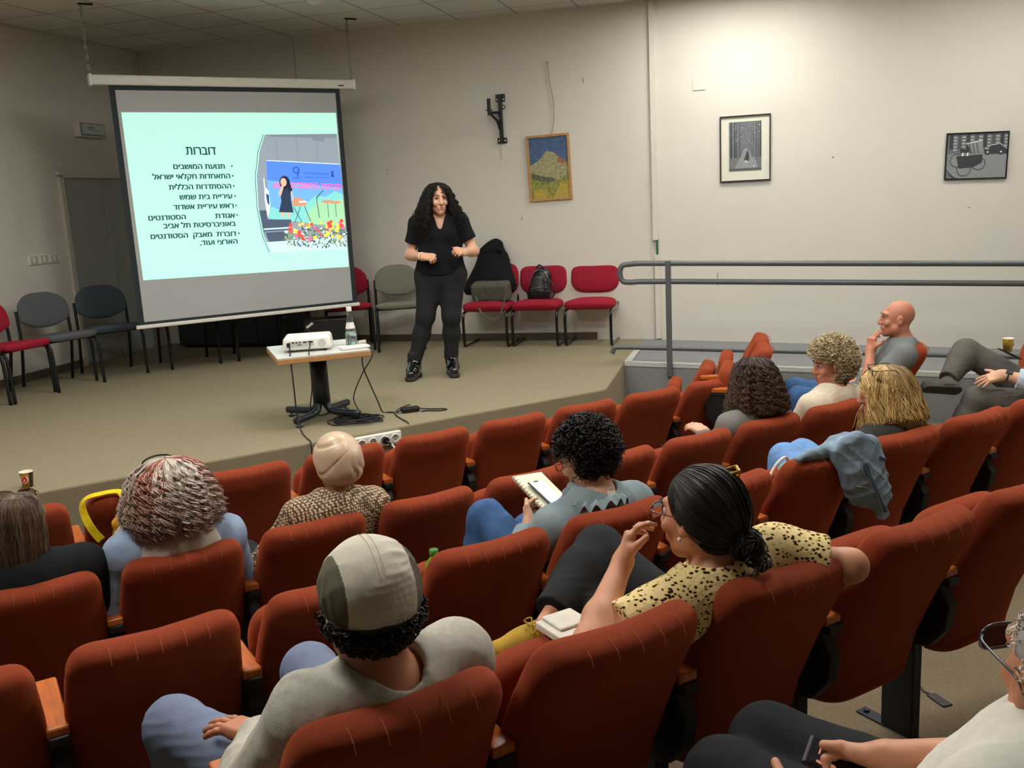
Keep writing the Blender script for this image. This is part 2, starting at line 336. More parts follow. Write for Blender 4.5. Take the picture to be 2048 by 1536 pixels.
# forest path photograph
th = picture('framed_photo','black framed black-and-white photo of a forest path with a wide white mount',6.607,2.549,.475,.62,.013,mat('thin_black_frame','#23252b',.4))
mb = MB(); mb.box((0,-.006,0),(.455,.004,.6)); mb.build('mount',mat('mount_paper','#dcdccb',.8),th)
G = [mat('photo_grey_%d'%i,c,.5,.12,60) for i,c in enumerate(('#3a3e44','#53585e','#6e7378','#8d9194','#b9bcb9','#e4e5e0'))]
mb = MB(); x0,x1,z0,z1 = -.151,.151,-.205,.25
quad(mb,x0,z0,x1,z1,2,0); sh(mb,[(x0,z0),(x1,z0),(x1,z0+.1),(.01,z0+.2),(0,z0+.2),(x0,z0+.08)],2,1)
sh(mb,[(-.1,z0+.02),(.12,z0+.02),(.1,z0+.09),(.02,z0+.2),(-.005,z0+.21),(-.06,z0+.1)],3,2)
for k in range(70):
    x = rng.uniform(x0+.01,x1-.02); z = rng.uniform(.03,.23); r = rng.uniform(.003,.011); sh(mb,[(x,z),(x+r,z+r*.3),(x+r*.8,z+r),(x-r*.2,z+r*.8)],[3,4,4,5][k%4] if abs(x)>.03 or z>.19 else 3,2)
for x,wd in ((-.14,.02),(-.105,.016),(-.085,.008),(-.06,.012),(-.045,.006),(.055,.006),(.07,.008),(.1,.008),(.12,.006),(.135,.014)):
    sh(mb,[(x,z0+.12+.3*max(0,.06-abs(x))),(x+wd,z0+.12+.3*max(0,.06-abs(x))),(x+wd*.7,z1),(x+wd*.2,z1)],0 if abs(x)>.08 else 1,3)
sh(mb,[(-.016,z0+.085),(.0,z0+.1),(.03,z0+.08),(.038,z0+.12),(.034,z0+.16),(.022,z0+.185),(.012,z0+.165)],0,4); sh(mb,[(-.014,z0+.075),(.028,z0+.07),(.028,z0+.085),(.01,z0+.098)],4,4)
sh(mb,[(.075,z0+.03),(.088,z0+.03),(.088,z0+.042),(.078,z0+.042)],5,4); quad(mb,x0,z0,x1,z0+.02,1,4)
art(th,mb,'photograph',G)
th_forest = th
# cart photograph
th = picture('framed_photo','black framed black-and-white street photo with a handcart and an old car',8.642,2.36,.52,.415,.011,M['black'],.022)
mb = MB(); x0,x1,z0,z1 = -.25,.25,-.197,.197; quad(mb,x0,z0,x1,z1,3,0); quad(mb,x0,.02,x1,z1,2,1)
for k in range(7):
    x = x0+.02+.07*k; quad(mb,x,.06,x+.03,z1-.01,1 if k%2 else 0,2)
    for j in range(5): quad(mb,x+.034,.05+.028*j,x+.06,.06+.028*j,4,2)
sh(mb,[(.08,.01),(.25,.01),(.25,.06),(.2,.1),(.13,.1),(.11,.07),(.06,.06),(.06,.02)],0,3); sh(mb,[(.11,.092),(.19,.105),(.25,.06),(.25,.05),(.19,.097),(.12,.085)],4,4); sh(mb,[(.06,.06),(.1,.05),(.1,.06),(.07,.07)],4,4)
def disc(mb,x,z,r,m,lay,n=20,r2=None): sh(mb,[(x+r*math.cos(2*math.pi*k/n),z+(r2 or r)*math.sin(2*math.pi*k/n)) for k in range(n)],m,lay)
for x in (.09,.2): disc(mb,x,.025,.024,0,5); disc(mb,x,.028,.008,5,6)
def ringp(mb,x,z,r,w2,m,lay,n=26):
    for k in range(n):
        a,c = 2*math.pi*k/n,2*math.pi*(k+1)/n; sh(mb,[(x+r*math.cos(a),z+r*math.sin(a)),(x+r*math.cos(c),z+r*math.sin(c)),(x+(r-w2)*math.cos(c),z+(r-w2)*math.sin(c)),(x+(r-w2)*math.cos(a),z+(r-w2)*math.sin(a))],m,lay)
sh(mb,[(-.17,.0),(.05,.01),(.05,-.06),(-.02,-.1),(-.14,-.11)],0,5); sh(mb,[(-.09,.11),(.04,.135),(.06,.02),(-.02,.02)],3,5)
for x in (-.05,-.02,.01): sh(mb,[(x-.02,.11),(x-.012,.112),(x+.01,.02),(x,.02)],1,6)
sh(mb,[(-.09,.112),(.04,.138),(.04,.13),(-.09,.104)],5,6)
for x in (-.12,-.08): disc(mb,x,.045,.022,0,6); sh(mb,[(x-.006,.0),(x+.014,.0),(x+.012,.03),(x,.03)],5,7)
ringp(mb,.02,-.07,.058,.006,0,6); ringp(mb,-.1,-.12,.06,.006,0,6); ringp(mb,-.16,-.04,.06,.006,0,6)
for k in range(5): sh(mb,[(x0,z0+.02*k),(x0+.1-.01*k,z0),(x0+.12-.01*k,z0),(x0,z0+.02*k+.008)],1+k%2,3)
art(th,mb,'photograph',G)
# ================================================================== PROJECTION SCREEN
SU = 2.552
scr = thing('projection_screen','large white pull-down projection screen with black border showing a bright slide','screen',row(SU,9.025,0),A_R)
mb = MB(); mb.box((0,0,3.366),(2.38,.085,.085)); mb.build('screen_case',M['whitem'],scr,bevel=.012)
for x in (-1.2,1.2): mb = MB(); mb.box((x,0,3.366),(.03,.1,.1)); mb.build('end_cap',M['white'],scr,bevel=.012)
mb = MB(); mb.box((1.06,-.044,3.352),(.06,.004,.01)); mb.build('nameplate',M['black'],scr)
mb = MB(); mb.box((0,0,2.28),(2.116,.004,2.11)); mb.build('black_border',mat('screen_black','#1d2a30',.7),scr)
mb = MB(); mb.box((0,-.004,2.27),(2.02,.004,2.03)); mb.build('screen_fabric',mat('screen_white','#b4b8b8',.8,.01,5),scr)
mb = MB(); mb.box((0,0,1.212),(2.17,.034,.034)); mb.build('bottom_bar',M['white'],scr,bevel=.008)
for x,px in ((-1.2,-1.2),(1.19,1.19)):
    th = thing('hanging_chain','steel chain holding the left end of the projection screen' if x<0 else 'steel chain holding the right end of the projection screen','chain',row(SU+x,9.025,CE),A_R,'chains holding the projection screen')
    mb = MB(); n = 15; L = (CE-3.41)/n
    for k in range(n):
        a = np.linspace(0,2*np.pi,14,endpoint=False); z = -L*(k+.5); X = .0085*np.cos(a); Z = z+.6*L*np.sin(a)
        mb.tube(np.stack([X,0*a,Z],-1) if k%2 else np.stack([0*a,X,Z],-1),.0032,5,closed=True)
    mb.build('links',M['chain'],th)
    mb = MB(); mb.box((.04,0,-.008),(.12,.02,.012)); mb.tube([(0,0,-.01),(0,0,-.04)],.005,6); mb.build('ceiling_hook',M['black'],th)
# slide: light cast on the fabric
SX,SZ = -.982,3.098     # slide origin (local x of left edge, z of top edge)
def sp(a,b): return (SX+a,SZ-b)
mb = MB(); sh(mb,[sp(0,0),sp(1.98,0),sp(1.982,1.5),sp(.008,1.465)],0,0)
slide = mb.build('slide',emit('slide_mint','#b4efdf',.64),scr,loc=(0,-.008,0)); slide['label'] = 'bright mint green projected slide'
S = {k:emit('slide_'+k,c,v) for k,c,v in (('grey','#8d9aa6',.7),('grey2','#7c8894',.7),('blue','#4f7fe0',.9),('blue2','#6ba6e6',.85),('teal','#7cc9c4',.85),('green','#9bd0a4',.8),('dress','#33445c',.55),('skin','#d9b19a',.8),('hair','#2a3446',.5),('pink','#f06a9a',.9),('navy','#2c4f9a',.7),('leaf','#4f6b55',.6),('leaf2','#86a077',.7),('red','#f2483c',.95),('yellow','#f0cf45',.95),('wood','#c98f72',.8),('pale','#b9d4e2',.85),('white','#dff3ef',.9),('dark','#4f5f73',.6))}
KS = list(S); SI = {k:i for i,k in enumerate(KS)}
mb = MB(); P = lambda pts: [sp(a,b) for a,b in pts]
sh(mb,P([(1.252,.199),(1.971,.199),(1.982,.6),(1.981,1.322),(1.201,1.303),(1.149,1.143),(1.123,.866),(1.136,.583),(1.188,.35)]),SI['grey'],1)
sh(mb,P([(1.252,.199),(1.971,.199),(1.971,.24),(1.3,.22)]),SI['grey2'],2); sh(mb,P([(1.7,.2),(1.85,.2),(1.83,.27),(1.72,.26)]),SI['grey2'],3)
for a in (1.35,1.55,1.75): sh(mb,P([(a,.23),(a+.006,.23),(a+.006,.45),(a,.45)]),SI['grey2'],2)
sh(mb,P([(1.17,1.2),(1.981,1.2),(1.981,1.322),(1.201,1.303)]),SI['pale'],2)
sh(mb,P([(1.244,.435),(1.978,.488),(1.982,1.1),(1.21,.98)]),SI['blue'],3); sh(mb,P([(1.233,.62),(1.98,.72),(1.982,1.1),(1.21,.98)]),SI['blue2'],4)
sh(mb,P([(1.21,.9),(1.26,.87),(1.3,.9),(1.45,.86),(1.62,.84),(1.7,.78),(1.8,.8),(1.9,.75),(1.98,.78),(1.982,1.1),(1.21,.98)]),SI['teal'],5)
sh(mb,P([(1.6,.95),(1.72,.84),(1.83,.86),(1.98,.82),(1.982,1.1),(1.6,1.05)]),SI['green'],6)
sh(mb,P([(1.244,.435),(1.978,.488),(1.978,.494),(1.246,.441)]),SI['white'],6)
for a in (1.78,1.9): disc(mb,*sp(a,.98),.07,SI['green'],7)
# flag and dark side
sh(mb,P([(1.125,.9),(1.2,.9),(1.2,1.02),(1.15,1.12)]),SI['dark'],3); sh(mb,P([(1.197,.6),(1.204,.6),(1.206,.95),(1.2,.95)]),SI['white'],4)
sh(mb,P([(1.2,.68),(1.235,.72),(1.24,.85),(1.22,.93),(1.2,.97),(1.19,.8)]),SI['white'],5); sh(mb,P([(1.205,.74),(1.235,.76),(1.23,.86),(1.21,.83)]),SI['navy'],6)
# steps
sh(mb,P([(1.14,.985),(1.43,1.0),(1.42,1.1),(1.16,1.1)]),SI['dark'],6); sh(mb,P([(1.15,1.07),(1.43,1.07),(1.43,1.085),(1.155,1.085)]),SI['pale'],7); sh(mb,P([(1.165,1.11),(1.37,1.11),(1.36,1.2),(1.19,1.2)]),SI['dark'],6)
# woman
sh(mb,P([(1.34,.98),(1.36,.98),(1.37,.9),(1.33,.9)]),SI['skin'],8); sh(mb,P([(1.4,.99),(1.42,.99),(1.425,.9),(1.39,.9)]),SI['skin'],8)
sh(mb,P([(1.345,.73),(1.37,.71),(1.425,.71),(1.45,.73),(1.445,.82),(1.46,.935),(1.315,.925),(1.35,.82)]),SI['dress'],9)
disc(mb,*sp(1.4,.65),.052,SI['hair'],9,r2=.065); sh(mb,P([(1.36,.64),(1.44,.62),(1.47,.72),(1.44,.75),(1.42,.7),(1.37,.7)]),SI['hair'],9); disc(mb,*sp(1.388,.645),.03,SI['skin'],10,r2=.04)
sh(mb,P([(1.325,.75),(1.345,.72),(1.375,.66),(1.392,.67),(1.36,.75),(1.345,.78)]),SI['skin'],11); sh(mb,P([(1.45,.73),(1.465,.74),(1.47,.82),(1.455,.82)]),SI['skin'],11)
# keyboard and stand
sh(mb,P([(1.455,.8),(1.53,.79),(1.6,.84),(1.6,.875),(1.46,.875)]),SI['wood'],10); sh(mb,P([(1.52,.83),(1.595,.83),(1.595,.845),(1.53,.845)]),SI['white'],11)
for a,c in ((1.46,1.53),(1.53,1.46),(1.57,1.62)): sh(mb,P([(a,.88),(a+.008,.88),(c+.008,1.03),(c,1.03)]),SI['dark'],10)
for a,b in ((1.81,.845),(1.89,.857)): disc(mb,*sp(a,b),.062,SI['wood'],11,r2=.014); sh(mb,P([(a,b),(a+.006,b),(a+.006,1.0),(a,1.0)]),SI['dark'],10)
sh(mb,P([(1.7,.8),(1.78,.73),(1.785,.735),(1.708,.81),(1.72,1.0),(1.712,1.0)]),SI['dark'],10)
# pink banner marks and logos are added as text below; flowers
for k in range(420):
    a = rng.uniform(1.33,1.975); t = (a-1.33)/.645; b = rng.uniform(1.10+.02*math.sin(9*t),1.30-.06*(1-t)-.04*abs(t-.5)); l = rng.uniform(.015,.04); an = rng.uniform(-2.6,-.5) if b>1.2 else rng.uniform(0,6.28)
    dx,dz = l*math.cos(an),l*math.sin(an); x,z = sp(a,b); nx,nz = -dz*.25,dx*.25
    sh(mb,[(x,z),(x+dx*.5+nx,z+dz*.5+nz),(x+dx,z+dz),(x+dx*.5-nx,z+dz*.5-nz)],SI[['leaf','leaf2','dark','leaf2','white'][k%5]],12+k%4)
for k in range(46):
    a = rng.uniform(1.36,1.97); b = rng.uniform(1.04,1.2); x,z = sp(a,b); r = rng.uniform(.012,.026); sh(mb,[(x+r*(1+.3*(j%2))*math.cos(j*.785)*.8,z+r*(1+.3*(j%2))*math.sin(j*.785)*.8) for j in range(8)],SI[['red','yellow','red','pink','yellow'][k%5]],17+k%3)
ph = mb.build('slide_photo',[S[k] for k in KS],scr,loc=(0,-.009,0)); ph['label'] = 'photo of a speaker on a stage with flowers inside the slide'
# slide writing
def text_mesh(body,weight=0):
    # outlines of the letters, each filled on its own (some Hebrew letters are two overlapping strokes)
    from mathutils.geometry import tessellate_polygon
    c = bpy.data.curves.new('t','FONT'); c.body = body
    o = bpy.data.objects.new('t',c); COL.objects.link(o); bpy.context.view_layer.update()
    cu = o.to_curve(bpy.context.evaluated_depsgraph_get(),apply_modifiers=False); loops = []
    for sp_ in cu.splines:
        bz = sp_.bezier_points; n = len(bz); P = []
        for i in range(n):
            p0,p1,p2,p3 = bz[i].co,bz[i].handle_right,bz[(i+1)%n].handle_left,bz[(i+1)%n].co
            for t in (0,.25,.5,.75):
                q = p0*(1-t)**3+p1*3*t*(1-t)**2+p2*3*t*t*(1-t)+p3*t**3
                if not P or (Vector(P[-1])-Vector((q.x,q.y,0))).length>1e-4: P.append((q.x,q.y,0))
        loops.append(P)
    o.to_curve_clear(); bpy.data.objects.remove(o); bpy.data.curves.remove(c)
    area = lambda P: sum(P[i][0]*P[(i+1)%len(P)][1]-P[(i+1)%len(P)][0]*P[i][1] for i in range(len(P)))
    def inside(q,P):
        r = False
        for i in range(len(P)):
            a,b = P[i],P[i-1]
            if (a[1]>q[1])!=(b[1]>q[1]) and q[0]<(b[0]-a[0])*(q[1]-a[1])/(b[1]-a[1])+a[0]: r = not r
        return r
    sg = np.sign(sum(np.sign(area(P)) for P in loops) or 1); V = [];F = []
    outs = [P for P in loops if np.sign(area(P))==sg]; holes = [P for P in loops if np.sign(area(P))!=sg]
    for P in outs:
        grp = [P]+[h for h in holes if inside(h[0],P)]; n0 = len(V)
        for g in grp: V += g
        F += [tuple(n0+i for i in t) for t in tessellate_polygon([[Vector(v) for v in g] for g in grp])]
    return np.array(V),F
def text_fit(mb,body,pr,pl,m=0,lay=0,weight=.0,hscale=None,rtl=True):
    V,F = text_mesh(body[::-1] if rtl else body,weight); x0,x1 = V[:,0].min(),V[:,0].max()
    (xr,zr),(xl,zl) = sp(*pr),sp(*pl); k = (xr-xl)/(x1-x0); t = (V[:,0]-x0)/(x1-x0); kz = hscale or k
    for dx,dz in (((0,0),(.5,0),(-.5,0),(0,.35)) if weight else ((0,0),)): mb.add(np.stack([xl+t*(xr-xl)+dx*weight,0*t-.0004*lay,zl+t*(zr-zl)+V[:,1]*kz+dz*weight],-1),F,m)
INK = emit('slide_ink','#35605f',.4); dots = [None,(.912,.481),(.91,.57),(.91,.662),(.911,.755),(.912,.842),(.912,.93),None,None,(.912,1.1),None,None,None]
for (body,a,c),dt in zip((('דוברות',(.778,.377),(.512,.371)),('תנועת המושבים',(.844,.504),(.386,.495)),('התאחדות חקלאי ישראל',(.884,.592),(.196,.581)),('ההסתדרות הכללית',(.883,.685),(.326,.676)),('עיריית בית שמש',(.885,.778),(.41,.767)),('ראש עיריית אשדוד',(.888,.864),(.344,.854)),('אגודת',(.89,.955),(.71,.951)),('הסטודנטים',(.441,.945),(.118,.94)),('באוניברסיטת תל אביב',(.889,1.031),(.238,1.017)),('דוברת',(.886,1.124),(.706,1.117)),('מאבק',(.66,1.116),(.492,1.113)),('הסטודנטים',(.441,1.112),(.118,1.105)),('הארצי ועוד.',(.888,1.195),(.558,1.189))),dots):
    mb = MB(); text_fit(mb,body,a,c,weight=.006,hscale=.115 if body=='דוברות' else .068)
    if dt: disc(mb,*sp(*dt),.0085,0,0,10)
    if body.endswith('.'): disc(mb,*sp(.55,1.186),.0075,0,0,10)
    tx = mb.build('slide_text',INK,scr,loc=(0,-.0095,0))
    if body=='דוברות': tx['label'] = 'dark green Hebrew heading on the slide'
mb = MB()
for a,b,c,d2 in ((1.22,.27,1.15,.58),): mb.tube([(sp(1.238,.199)[0],-.0005,sp(0,.199)[1])]+[(sp(a,b)[0],-.0005,sp(a,b)[1]) for a,b in ((1.172,.35),(1.121,.583),(1.108,.866),(1.134,1.143),(1.186,1.303))],.003,4)
mb.build('slide_border_line',INK,scr,loc=(0,-.0095,0))
mb = MB(); text_fit(mb,'תנהגת המושבים',(1.967,.735),(1.46,.70),weight=.004,hscale=.085); mb.build('banner_text',S['pink'],scr,loc=(0,-.0160,0)); mb = MB(); text_fit(mb,'A20',(1.345,.70),(1.282,.694),weight=.004,hscale=.07,rtl=False)
mb.build('banner_text',S['pink'],scr,loc=(0,-.0160,0))
mb = MB(); text_fit(mb,'תנועת המושבים בישראל',(1.85,.59),(1.605,.575),weight=0,hscale=.03); ringp(mb,*sp(1.522,.535),.032,.009,0,0); sh(mb,[sp(1.525,.6),sp(1.535,.6),sp(1.553,.54),sp(1.543,.54)],0,0); sh(mb,[sp(1.48,.605),sp(1.56,.607),sp(1.56,.612),sp(1.48,.61)],0,0); disc(mb,*sp(1.888,.565),.012,0,0); sh(mb,[sp(1.87,.61),sp(1.905,.612),sp(1.895,.575),sp(1.88,.575)],0,0); sh(mb,[sp(1.61,.603),sp(1.85,.613),sp(1.85,.616),sp(1.61,.606)],0,0)
mb.build('banner_logo',S['navy'],scr,loc=(0,-.0160,0))
# ================================================================== STAGE FURNITURE
def visitor_chair(fab,label,loc,rz,group,tube='chrtube',round_back=True):
    th = thing('visitor_chair',label,'chair',loc,rz,group)
    mb = MB(); mb.slab([(.19,.455),(-.02,.45),(-.24,.47),(-.275,.455)],[.19,.235,.235,.23],[.02,.035,.035,.028],mw=4.5,mt=3,me=4,bow=0); mb.build('seat',M[fab],th,smooth=True)
    mb = MB(); mb.slab([(.205,.53),(.215,.62),(.235,.72),(.27,.85)],[.15,.235,.235,.23,.19],[.028,.03,.03,.025],mw=3.2 if round_back else 5,mt=3,me=4,bow=-.03); mb.build('backrest',M[fab],th,smooth=True)
    for s in (-1,1):
        x = s*.235; mb = MB(); mb.tube(spline([(x,.3,.0),(x,.235,.3),(x,.215,.46),(x,.24,.7)],16),.0145,8); mb.build('rear_leg',M[tube],th,smooth=True)
    for s in (-1,1):
        x = s*.235; mb = MB(); mb.tube(spline([(x,.205,.425),(x,-.17,.425),(x,-.225,.4),(x,-.245,.33),(x,-.262,0)],24),.0145,8); mb.build('front_leg',M[tube],th,smooth=True)
    for y in (.205,-.15): mb = MB(); mb.tube([(-.235,y,.425),(.235,y,.425)],.01,8); mb.build('cross_bar',M[tube],th,smooth=True)
    return th
def face(dx,dy): return math.atan2(dy,dx)+math.pi/2      # rotation whose local -y points along (dx,dy)
G1 = 'visitor chairs around the stage'
fe = face(-EN[0],-EN[1])
visitor_chair('greyfab','dark grey fabric chair between the red and the bluish chair by the left wall',(-4.12,8.56,ST),face(.8,-.6),G1)
visitor_chair('bluefab','bluish grey fabric chair in front of the grey door, its seat tip touching the screen',(-3.86,9.06,ST),face(.6,-.8),G1)
visitor_chair('redfab','red fabric chair at the left wall, left of the dark grey chair',(-4.32,8.03,ST),face(.94,-.34),G1)
visitor_chair('redfab','red fabric chair cut off by the left picture edge, only its seat front showing',(-4.5,7.55,ST),face(.95,-.3),G1)
visitor_chair('bluefab','dark chair hidden behind the screen, legs showing under the left part of the bottom bar',(-3.25,9.45,ST),fe,G1)
visitor_chair('bluefab','dark chair hidden behind the screen, legs showing below the middle of the bottom bar',(-2.62,9.75,ST),face(.35,-.94),G1)
visitor_chair('redfab','dark red chair half hidden behind the right edge of the screen',(-1.69,9.93,ST),face(.2,-.98),G1)
visitor_chair('greenfab','pale grey-green fabric chair behind the standing speaker',(-1.14,9.82,ST),face(.12,-.99),G1)
def cantilever(label,loc,rz):
    th = thing('cantilever_chair',label,'chair',loc,rz,'red cantilever chairs along the back wall')
    mb = MB(); mb.slab([(.2,.415),(-.02,.41),(-.22,.42),(-.265,.39)],[.225,.245,.245,.24],[.035,.05,.05,.04],mw=5,mt=3,me=5,bow=-.012); mb.build('seat',M['redfab'],th,smooth=True)
    mb = MB(); mb.slab([(.19,.49),(.2,.6),(.225,.72),(.26,.84)],[.235,.25,.25,.235],[.035,.045,.045,.03],mw=3.6,mt=3,me=5,bow=-.006); mb.box((0,.17,.66),(.14,.006,.004)); 
    mb.build('backrest',M['redfab'],th,smooth=True)
    for s in (-1,1):
        x = s*.225; mb = MB(); mb.tube(spline([(x,.25,.72),(x*1.02,.235,.5),(x*1.02,.19,.375),(x*1.02,-.1,.36),(x*1.02,-.235,.355),(x*1.02,-.272,.31),(x*1.02,-.278,.2),(x*1.02,-.27,.05),(x*1.02,-.235,.014),(x*1.02,-.1,.013),(x*1.02,.18,.013)],60),.015,10); mb.build('side_frame',M['blacktube'],th,smooth=True)
    mb = MB(); mb.tube(spline([(-.23,.18,.013),(-.2,.225,.013),(0,.23,.013),(.2,.225,.013),(.23,.18,.013)],24),.0125,10); mb.build('floor_bar',M['blacktube'],th,smooth=True)
    return th
rw = A_W
cantilever('red cantilever chair under the black coat, nearest the speaker',(-.17,9.76,ST),rw)
cantilever('red cantilever chair with the black backpack on its seat',(.33,9.64,ST),rw)
cantilever('empty red cantilever chair at the end of the handrail',(.855,9.5,ST),rw)
# black box with a sticker under the screen
th = thing('black_loudspeaker_box','black box with a white sticker on the stage under the screen, behind the projector','box',(-1.87,9.66,ST),.12)
mb = MB(); mb.box((0,0,.185),(.46,.28,.37)); mb.build('cabinet',M['blackpl'],th,bevel=.008)
mb = MB(); c,s = math.cos(.6),math.sin(.6); mb.box((-.17,-.142,.32),(.08,.003,.025),R=[[c,0,-s],[0,1,0],[s,0,c]]); mb.build('sticker',M['white'],th)
# ---------------------------------------------------------------- low table with the projector
TZ = 1.22; tb = thing('pedestal_table','low square pale-topped table with wooden edge and black pedestal at the stage front','table',(-1.367,6.6,ST),math.radians(20))
mb = MB(); mb.box((0,0,TZ-ST-.004),(.63,.65,.008)); mb.build('table_top',mat('table_laminate','#c9cbc4',.35,.03,10),tb)
mb = MB(); mb.box((0,0,TZ-ST-.026),(.634,.654,.036)); mb.build('table_edge',mat('table_edge_wood','#b98a57',.5,.2,30,stretch=(1,1,8)),tb,bevel=.004)
mb = MB(); mb.tube([(.0,0,TZ-ST-.05),(0,0,.12)],[.058,.062],20); mb.box((0,0,TZ-ST-.05),(.3,.3,.01)); mb.build('column',M['blacktube'] if 0 else mat('table_base_paint','#2a333a',.35,metal=.3),tb,smooth=True)
TB = bpy.data.materials['table_base_paint']
for k in range(4):
    a = math.radians(155+90*k-20); d = np.array([math.cos(a),math.sin(a),0]); mb = MB()
    mb.tube(spline([d*.02+UP*.3,d*.025+UP*.18,d*.05+UP*.09,d*.11+UP*.055,d*.31+UP*.05],24),.026,12); lg = mb.build('base_arm',TB,tb,smooth=True)
    mb = MB(); mb.cyl(d*.28+UP*.03,d*.28+UP*.012,.006,8); mb.cyl(d*.28+UP*.012,d*.28,.024,14); mb.build('levelling_foot',TB,lg)
# projector
pj = thing('projector','white data projector on the low table, rear sockets toward the audience','projector',(-1.42,6.57,TZ),math.radians(7))
mb = MB(); mb.box((0,0,.06),(.34,.26,.09),taper=.93); o = mb.build('body',M['white'],pj,bevel=.02,seg=4,smooth=True)
mb = MB(); mb.box((-.035,-.1285,.062),(.17,.008,.036)); mb.build('connector_panel',mat('panel_grey','#c8c8c4',.5),pj,bevel=.002)
mb = MB()
for x,z,a,c in ((-.09,.07,.014,.01),(-.068,.07,.01,.01),(-.045,.07,.01,.009),(-.01,.07,.024,.008),(.025,.07,.02,.012),(.04,.07,.008,.008)): mb.box((x,-.1335,z),(a,.004,c))
for x in (-.055,-.04): mb.cyl((x,-.132,.053),(x,-.136,.053),.0045,10)
mb.box((-.122,-.134,.055),(.024,.012,.03)); mb.build('sockets',M['blackpl'],pj)
mb = MB(); mb.cyl((.105,-.126,.058),(.105,-.1315,.058),.027,24); mb.build('speaker_grille',mat('grille_grey','#c4c4bb',.6,.2,300),pj)
mb = MB(); mb.box((-.03,.0,.104),(.1,.12,.003)); mb.build('top_panel',mat('proj_top','#dfe0dc',.3),pj,bevel=.001)
mb = MB(); mb.cyl((.09,.12,.06),(.09,.145,.06),.032,20); mb.build('lens',M['blackpl'],pj)
mb = MB()
for x,y in ((-.12,-.095),(.12,-.095),(0,.1)): mb.cyl((x,y,0),(x,y,.024),.013,12)
mb.build('feet',M['blackpl'],pj)
# bottle
bt = thing('water_bottle','clear glass water bottle with a white cap on the table right of the projector','bottle',(-1.13,6.66,TZ))
glass = mat('bottle_glass','#e8f2f0',.05,trans=.95); bpy.data.materials['bottle_glass'].node_tree.nodes['Principled BSDF'].inputs['IOR'].default_value = 1.2
mb = MB(); mb.lathe([(.001,.002),(.036,.002),(.04,.01),(.041,.07),(.038,.1),(.027,.15),(.02,.2),(.017,.225),(.017,.245)],24); mb.build('glass_body',glass,bt,smooth=True)
mb = MB(); mb.lathe([(.001,.004),(.034,.004),(.038,.012),(.038,.07),(.036,.098),(.001,.098)],24); mb.build('water',mat('water','#cfe0e2',.02,trans=.9),bt,smooth=True)
mb = MB(); mb.lathe([(.0345,.122),(.0255,.165)],24); mb.build('neck_label',M['white'],bt,smooth=True)
mb = MB(); mb.lathe([(.001,.275),(.017,.275),(.019,.27),(.019,.245)],20); mb.build('cap',M['white'],bt,smooth=True)
th = thing('tablet','thin white tablet lying on the table edge in front of the bottle','tablet',(-1.085,6.5,TZ),math.radians(24))
mb = MB(); mb.box((0,0,.01),(.2,.1,.018)); mb.build('shell',M['white'],th,bevel=.006)
mb = MB(); mb.box((.05,.08,.012),(.06,.02,.024)); tag(mb.build('white_adapter',M['white'],loc=(-1.06,6.62,TZ),rot=(0,0,.6),bevel=.004),'small white plug adapter on the table behind the tablet','adapter')
# cables
def cable(name,label,pts,n=80,r=.005,m='cable'):
    mb = MB(); mb.tube(spline(pts,n),r,6); return tag(mb.build(name,M[m],smooth=True),label,'cable')
z0 = ST+.006; cT = np.array([-1.42,6.57,TZ]); cr,srr = math.cos(math.radians(7)),math.sin(math.radians(7))
def pjp(x,y,z): return cT+np.array([cr*x-srr*y,srr*x+cr*y,z])
cable('projector_power_cable','black cable dropping from the left rear of the projector over the stage edge',[pjp(-.115,-.135,.055),pjp(-.112,-.17,.03),pjp(-.1,-.3,-.02),pjp(-.09,-.345,-.2),pjp(-.085,-.36,-.42),pjp(-.05,-.45,-.5),(-1.33,5.93,z0),(-1.315,5.88,z0),(-1.305,5.845,ST-.03),(-1.3,5.84,.45),(-1.295,5.8,.12),(-1.25,5.7,.01)],90)
pile = []
for k in range(7):
    r0 = .13+.03*math.sin(2.1*k); 
    for a in np.linspace(0,2*np.pi,9)[:-1]: pile.append((-1.1+.03*math.sin(k)+r0*1.15*math.cos(a+k*.4),6.42+.02*math.cos(2*k)+r0*.75*math.sin(a+k*.4),z0+.006+.006*(k%4)+.006*math.sin(3*a+k)))
cable('video_cable','black video cable hanging from the projector and coiled in a heap beside the table foot',[pjp(.025,-.133,.07),pjp(.027,-.19,.05),pjp(.025,-.3,.0),pjp(.03,-.335,-.2),pjp(.0,-.25,-.38),pjp(.05,-.1,-.46),(-1.25,6.62,z0+.04)]+pile+[(-.98,6.48,z0),(-.94,6.5,z0)],420,.0045)
cable('coiled_cable','black cable hanging in an arc from the right table corner down to the cable heap',[(-1.0,6.72,TZ-.05),(-1.0,6.7,TZ-.1),(-1.08,6.72,TZ-.22),(-1.15,6.72,TZ-.36),(-1.15,6.7,ST+.08),(-1.08,6.6,z0),(-.98,6.47,z0+.02),(-1.1,6.34,z0+.02),(-1.2,6.42,z0+.03)],80,.0045)
ad = thing('power_adapter','black power adapter brick with looped lead on the stage floor right of the table','adapter',(-.745,6.655,ST),.35)
mb = MB(); mb.box((0,0,.02),(.13,.06,.036)); mb.build('brick',M['blackpl'],ad,bevel=.008)
mb = MB(); mb.tube(spline([(.065,0,.02),(.14,.0,.006),(.22,-.04,.006),(.25,-.085,.006),(.2,-.1,.006),(.13,-.06,.006),(.07,-.045,.006)],40),.005,6); mb.tube(spline([(-.06,0,.02),(-.1,.03,.01),(-.06,.05,.03),(.01,.04,.045),(-.04,.03,.04),(-.1,.0,.006)],40),.004,6); mb.build('lead',M['cable'],ad,smooth=True)
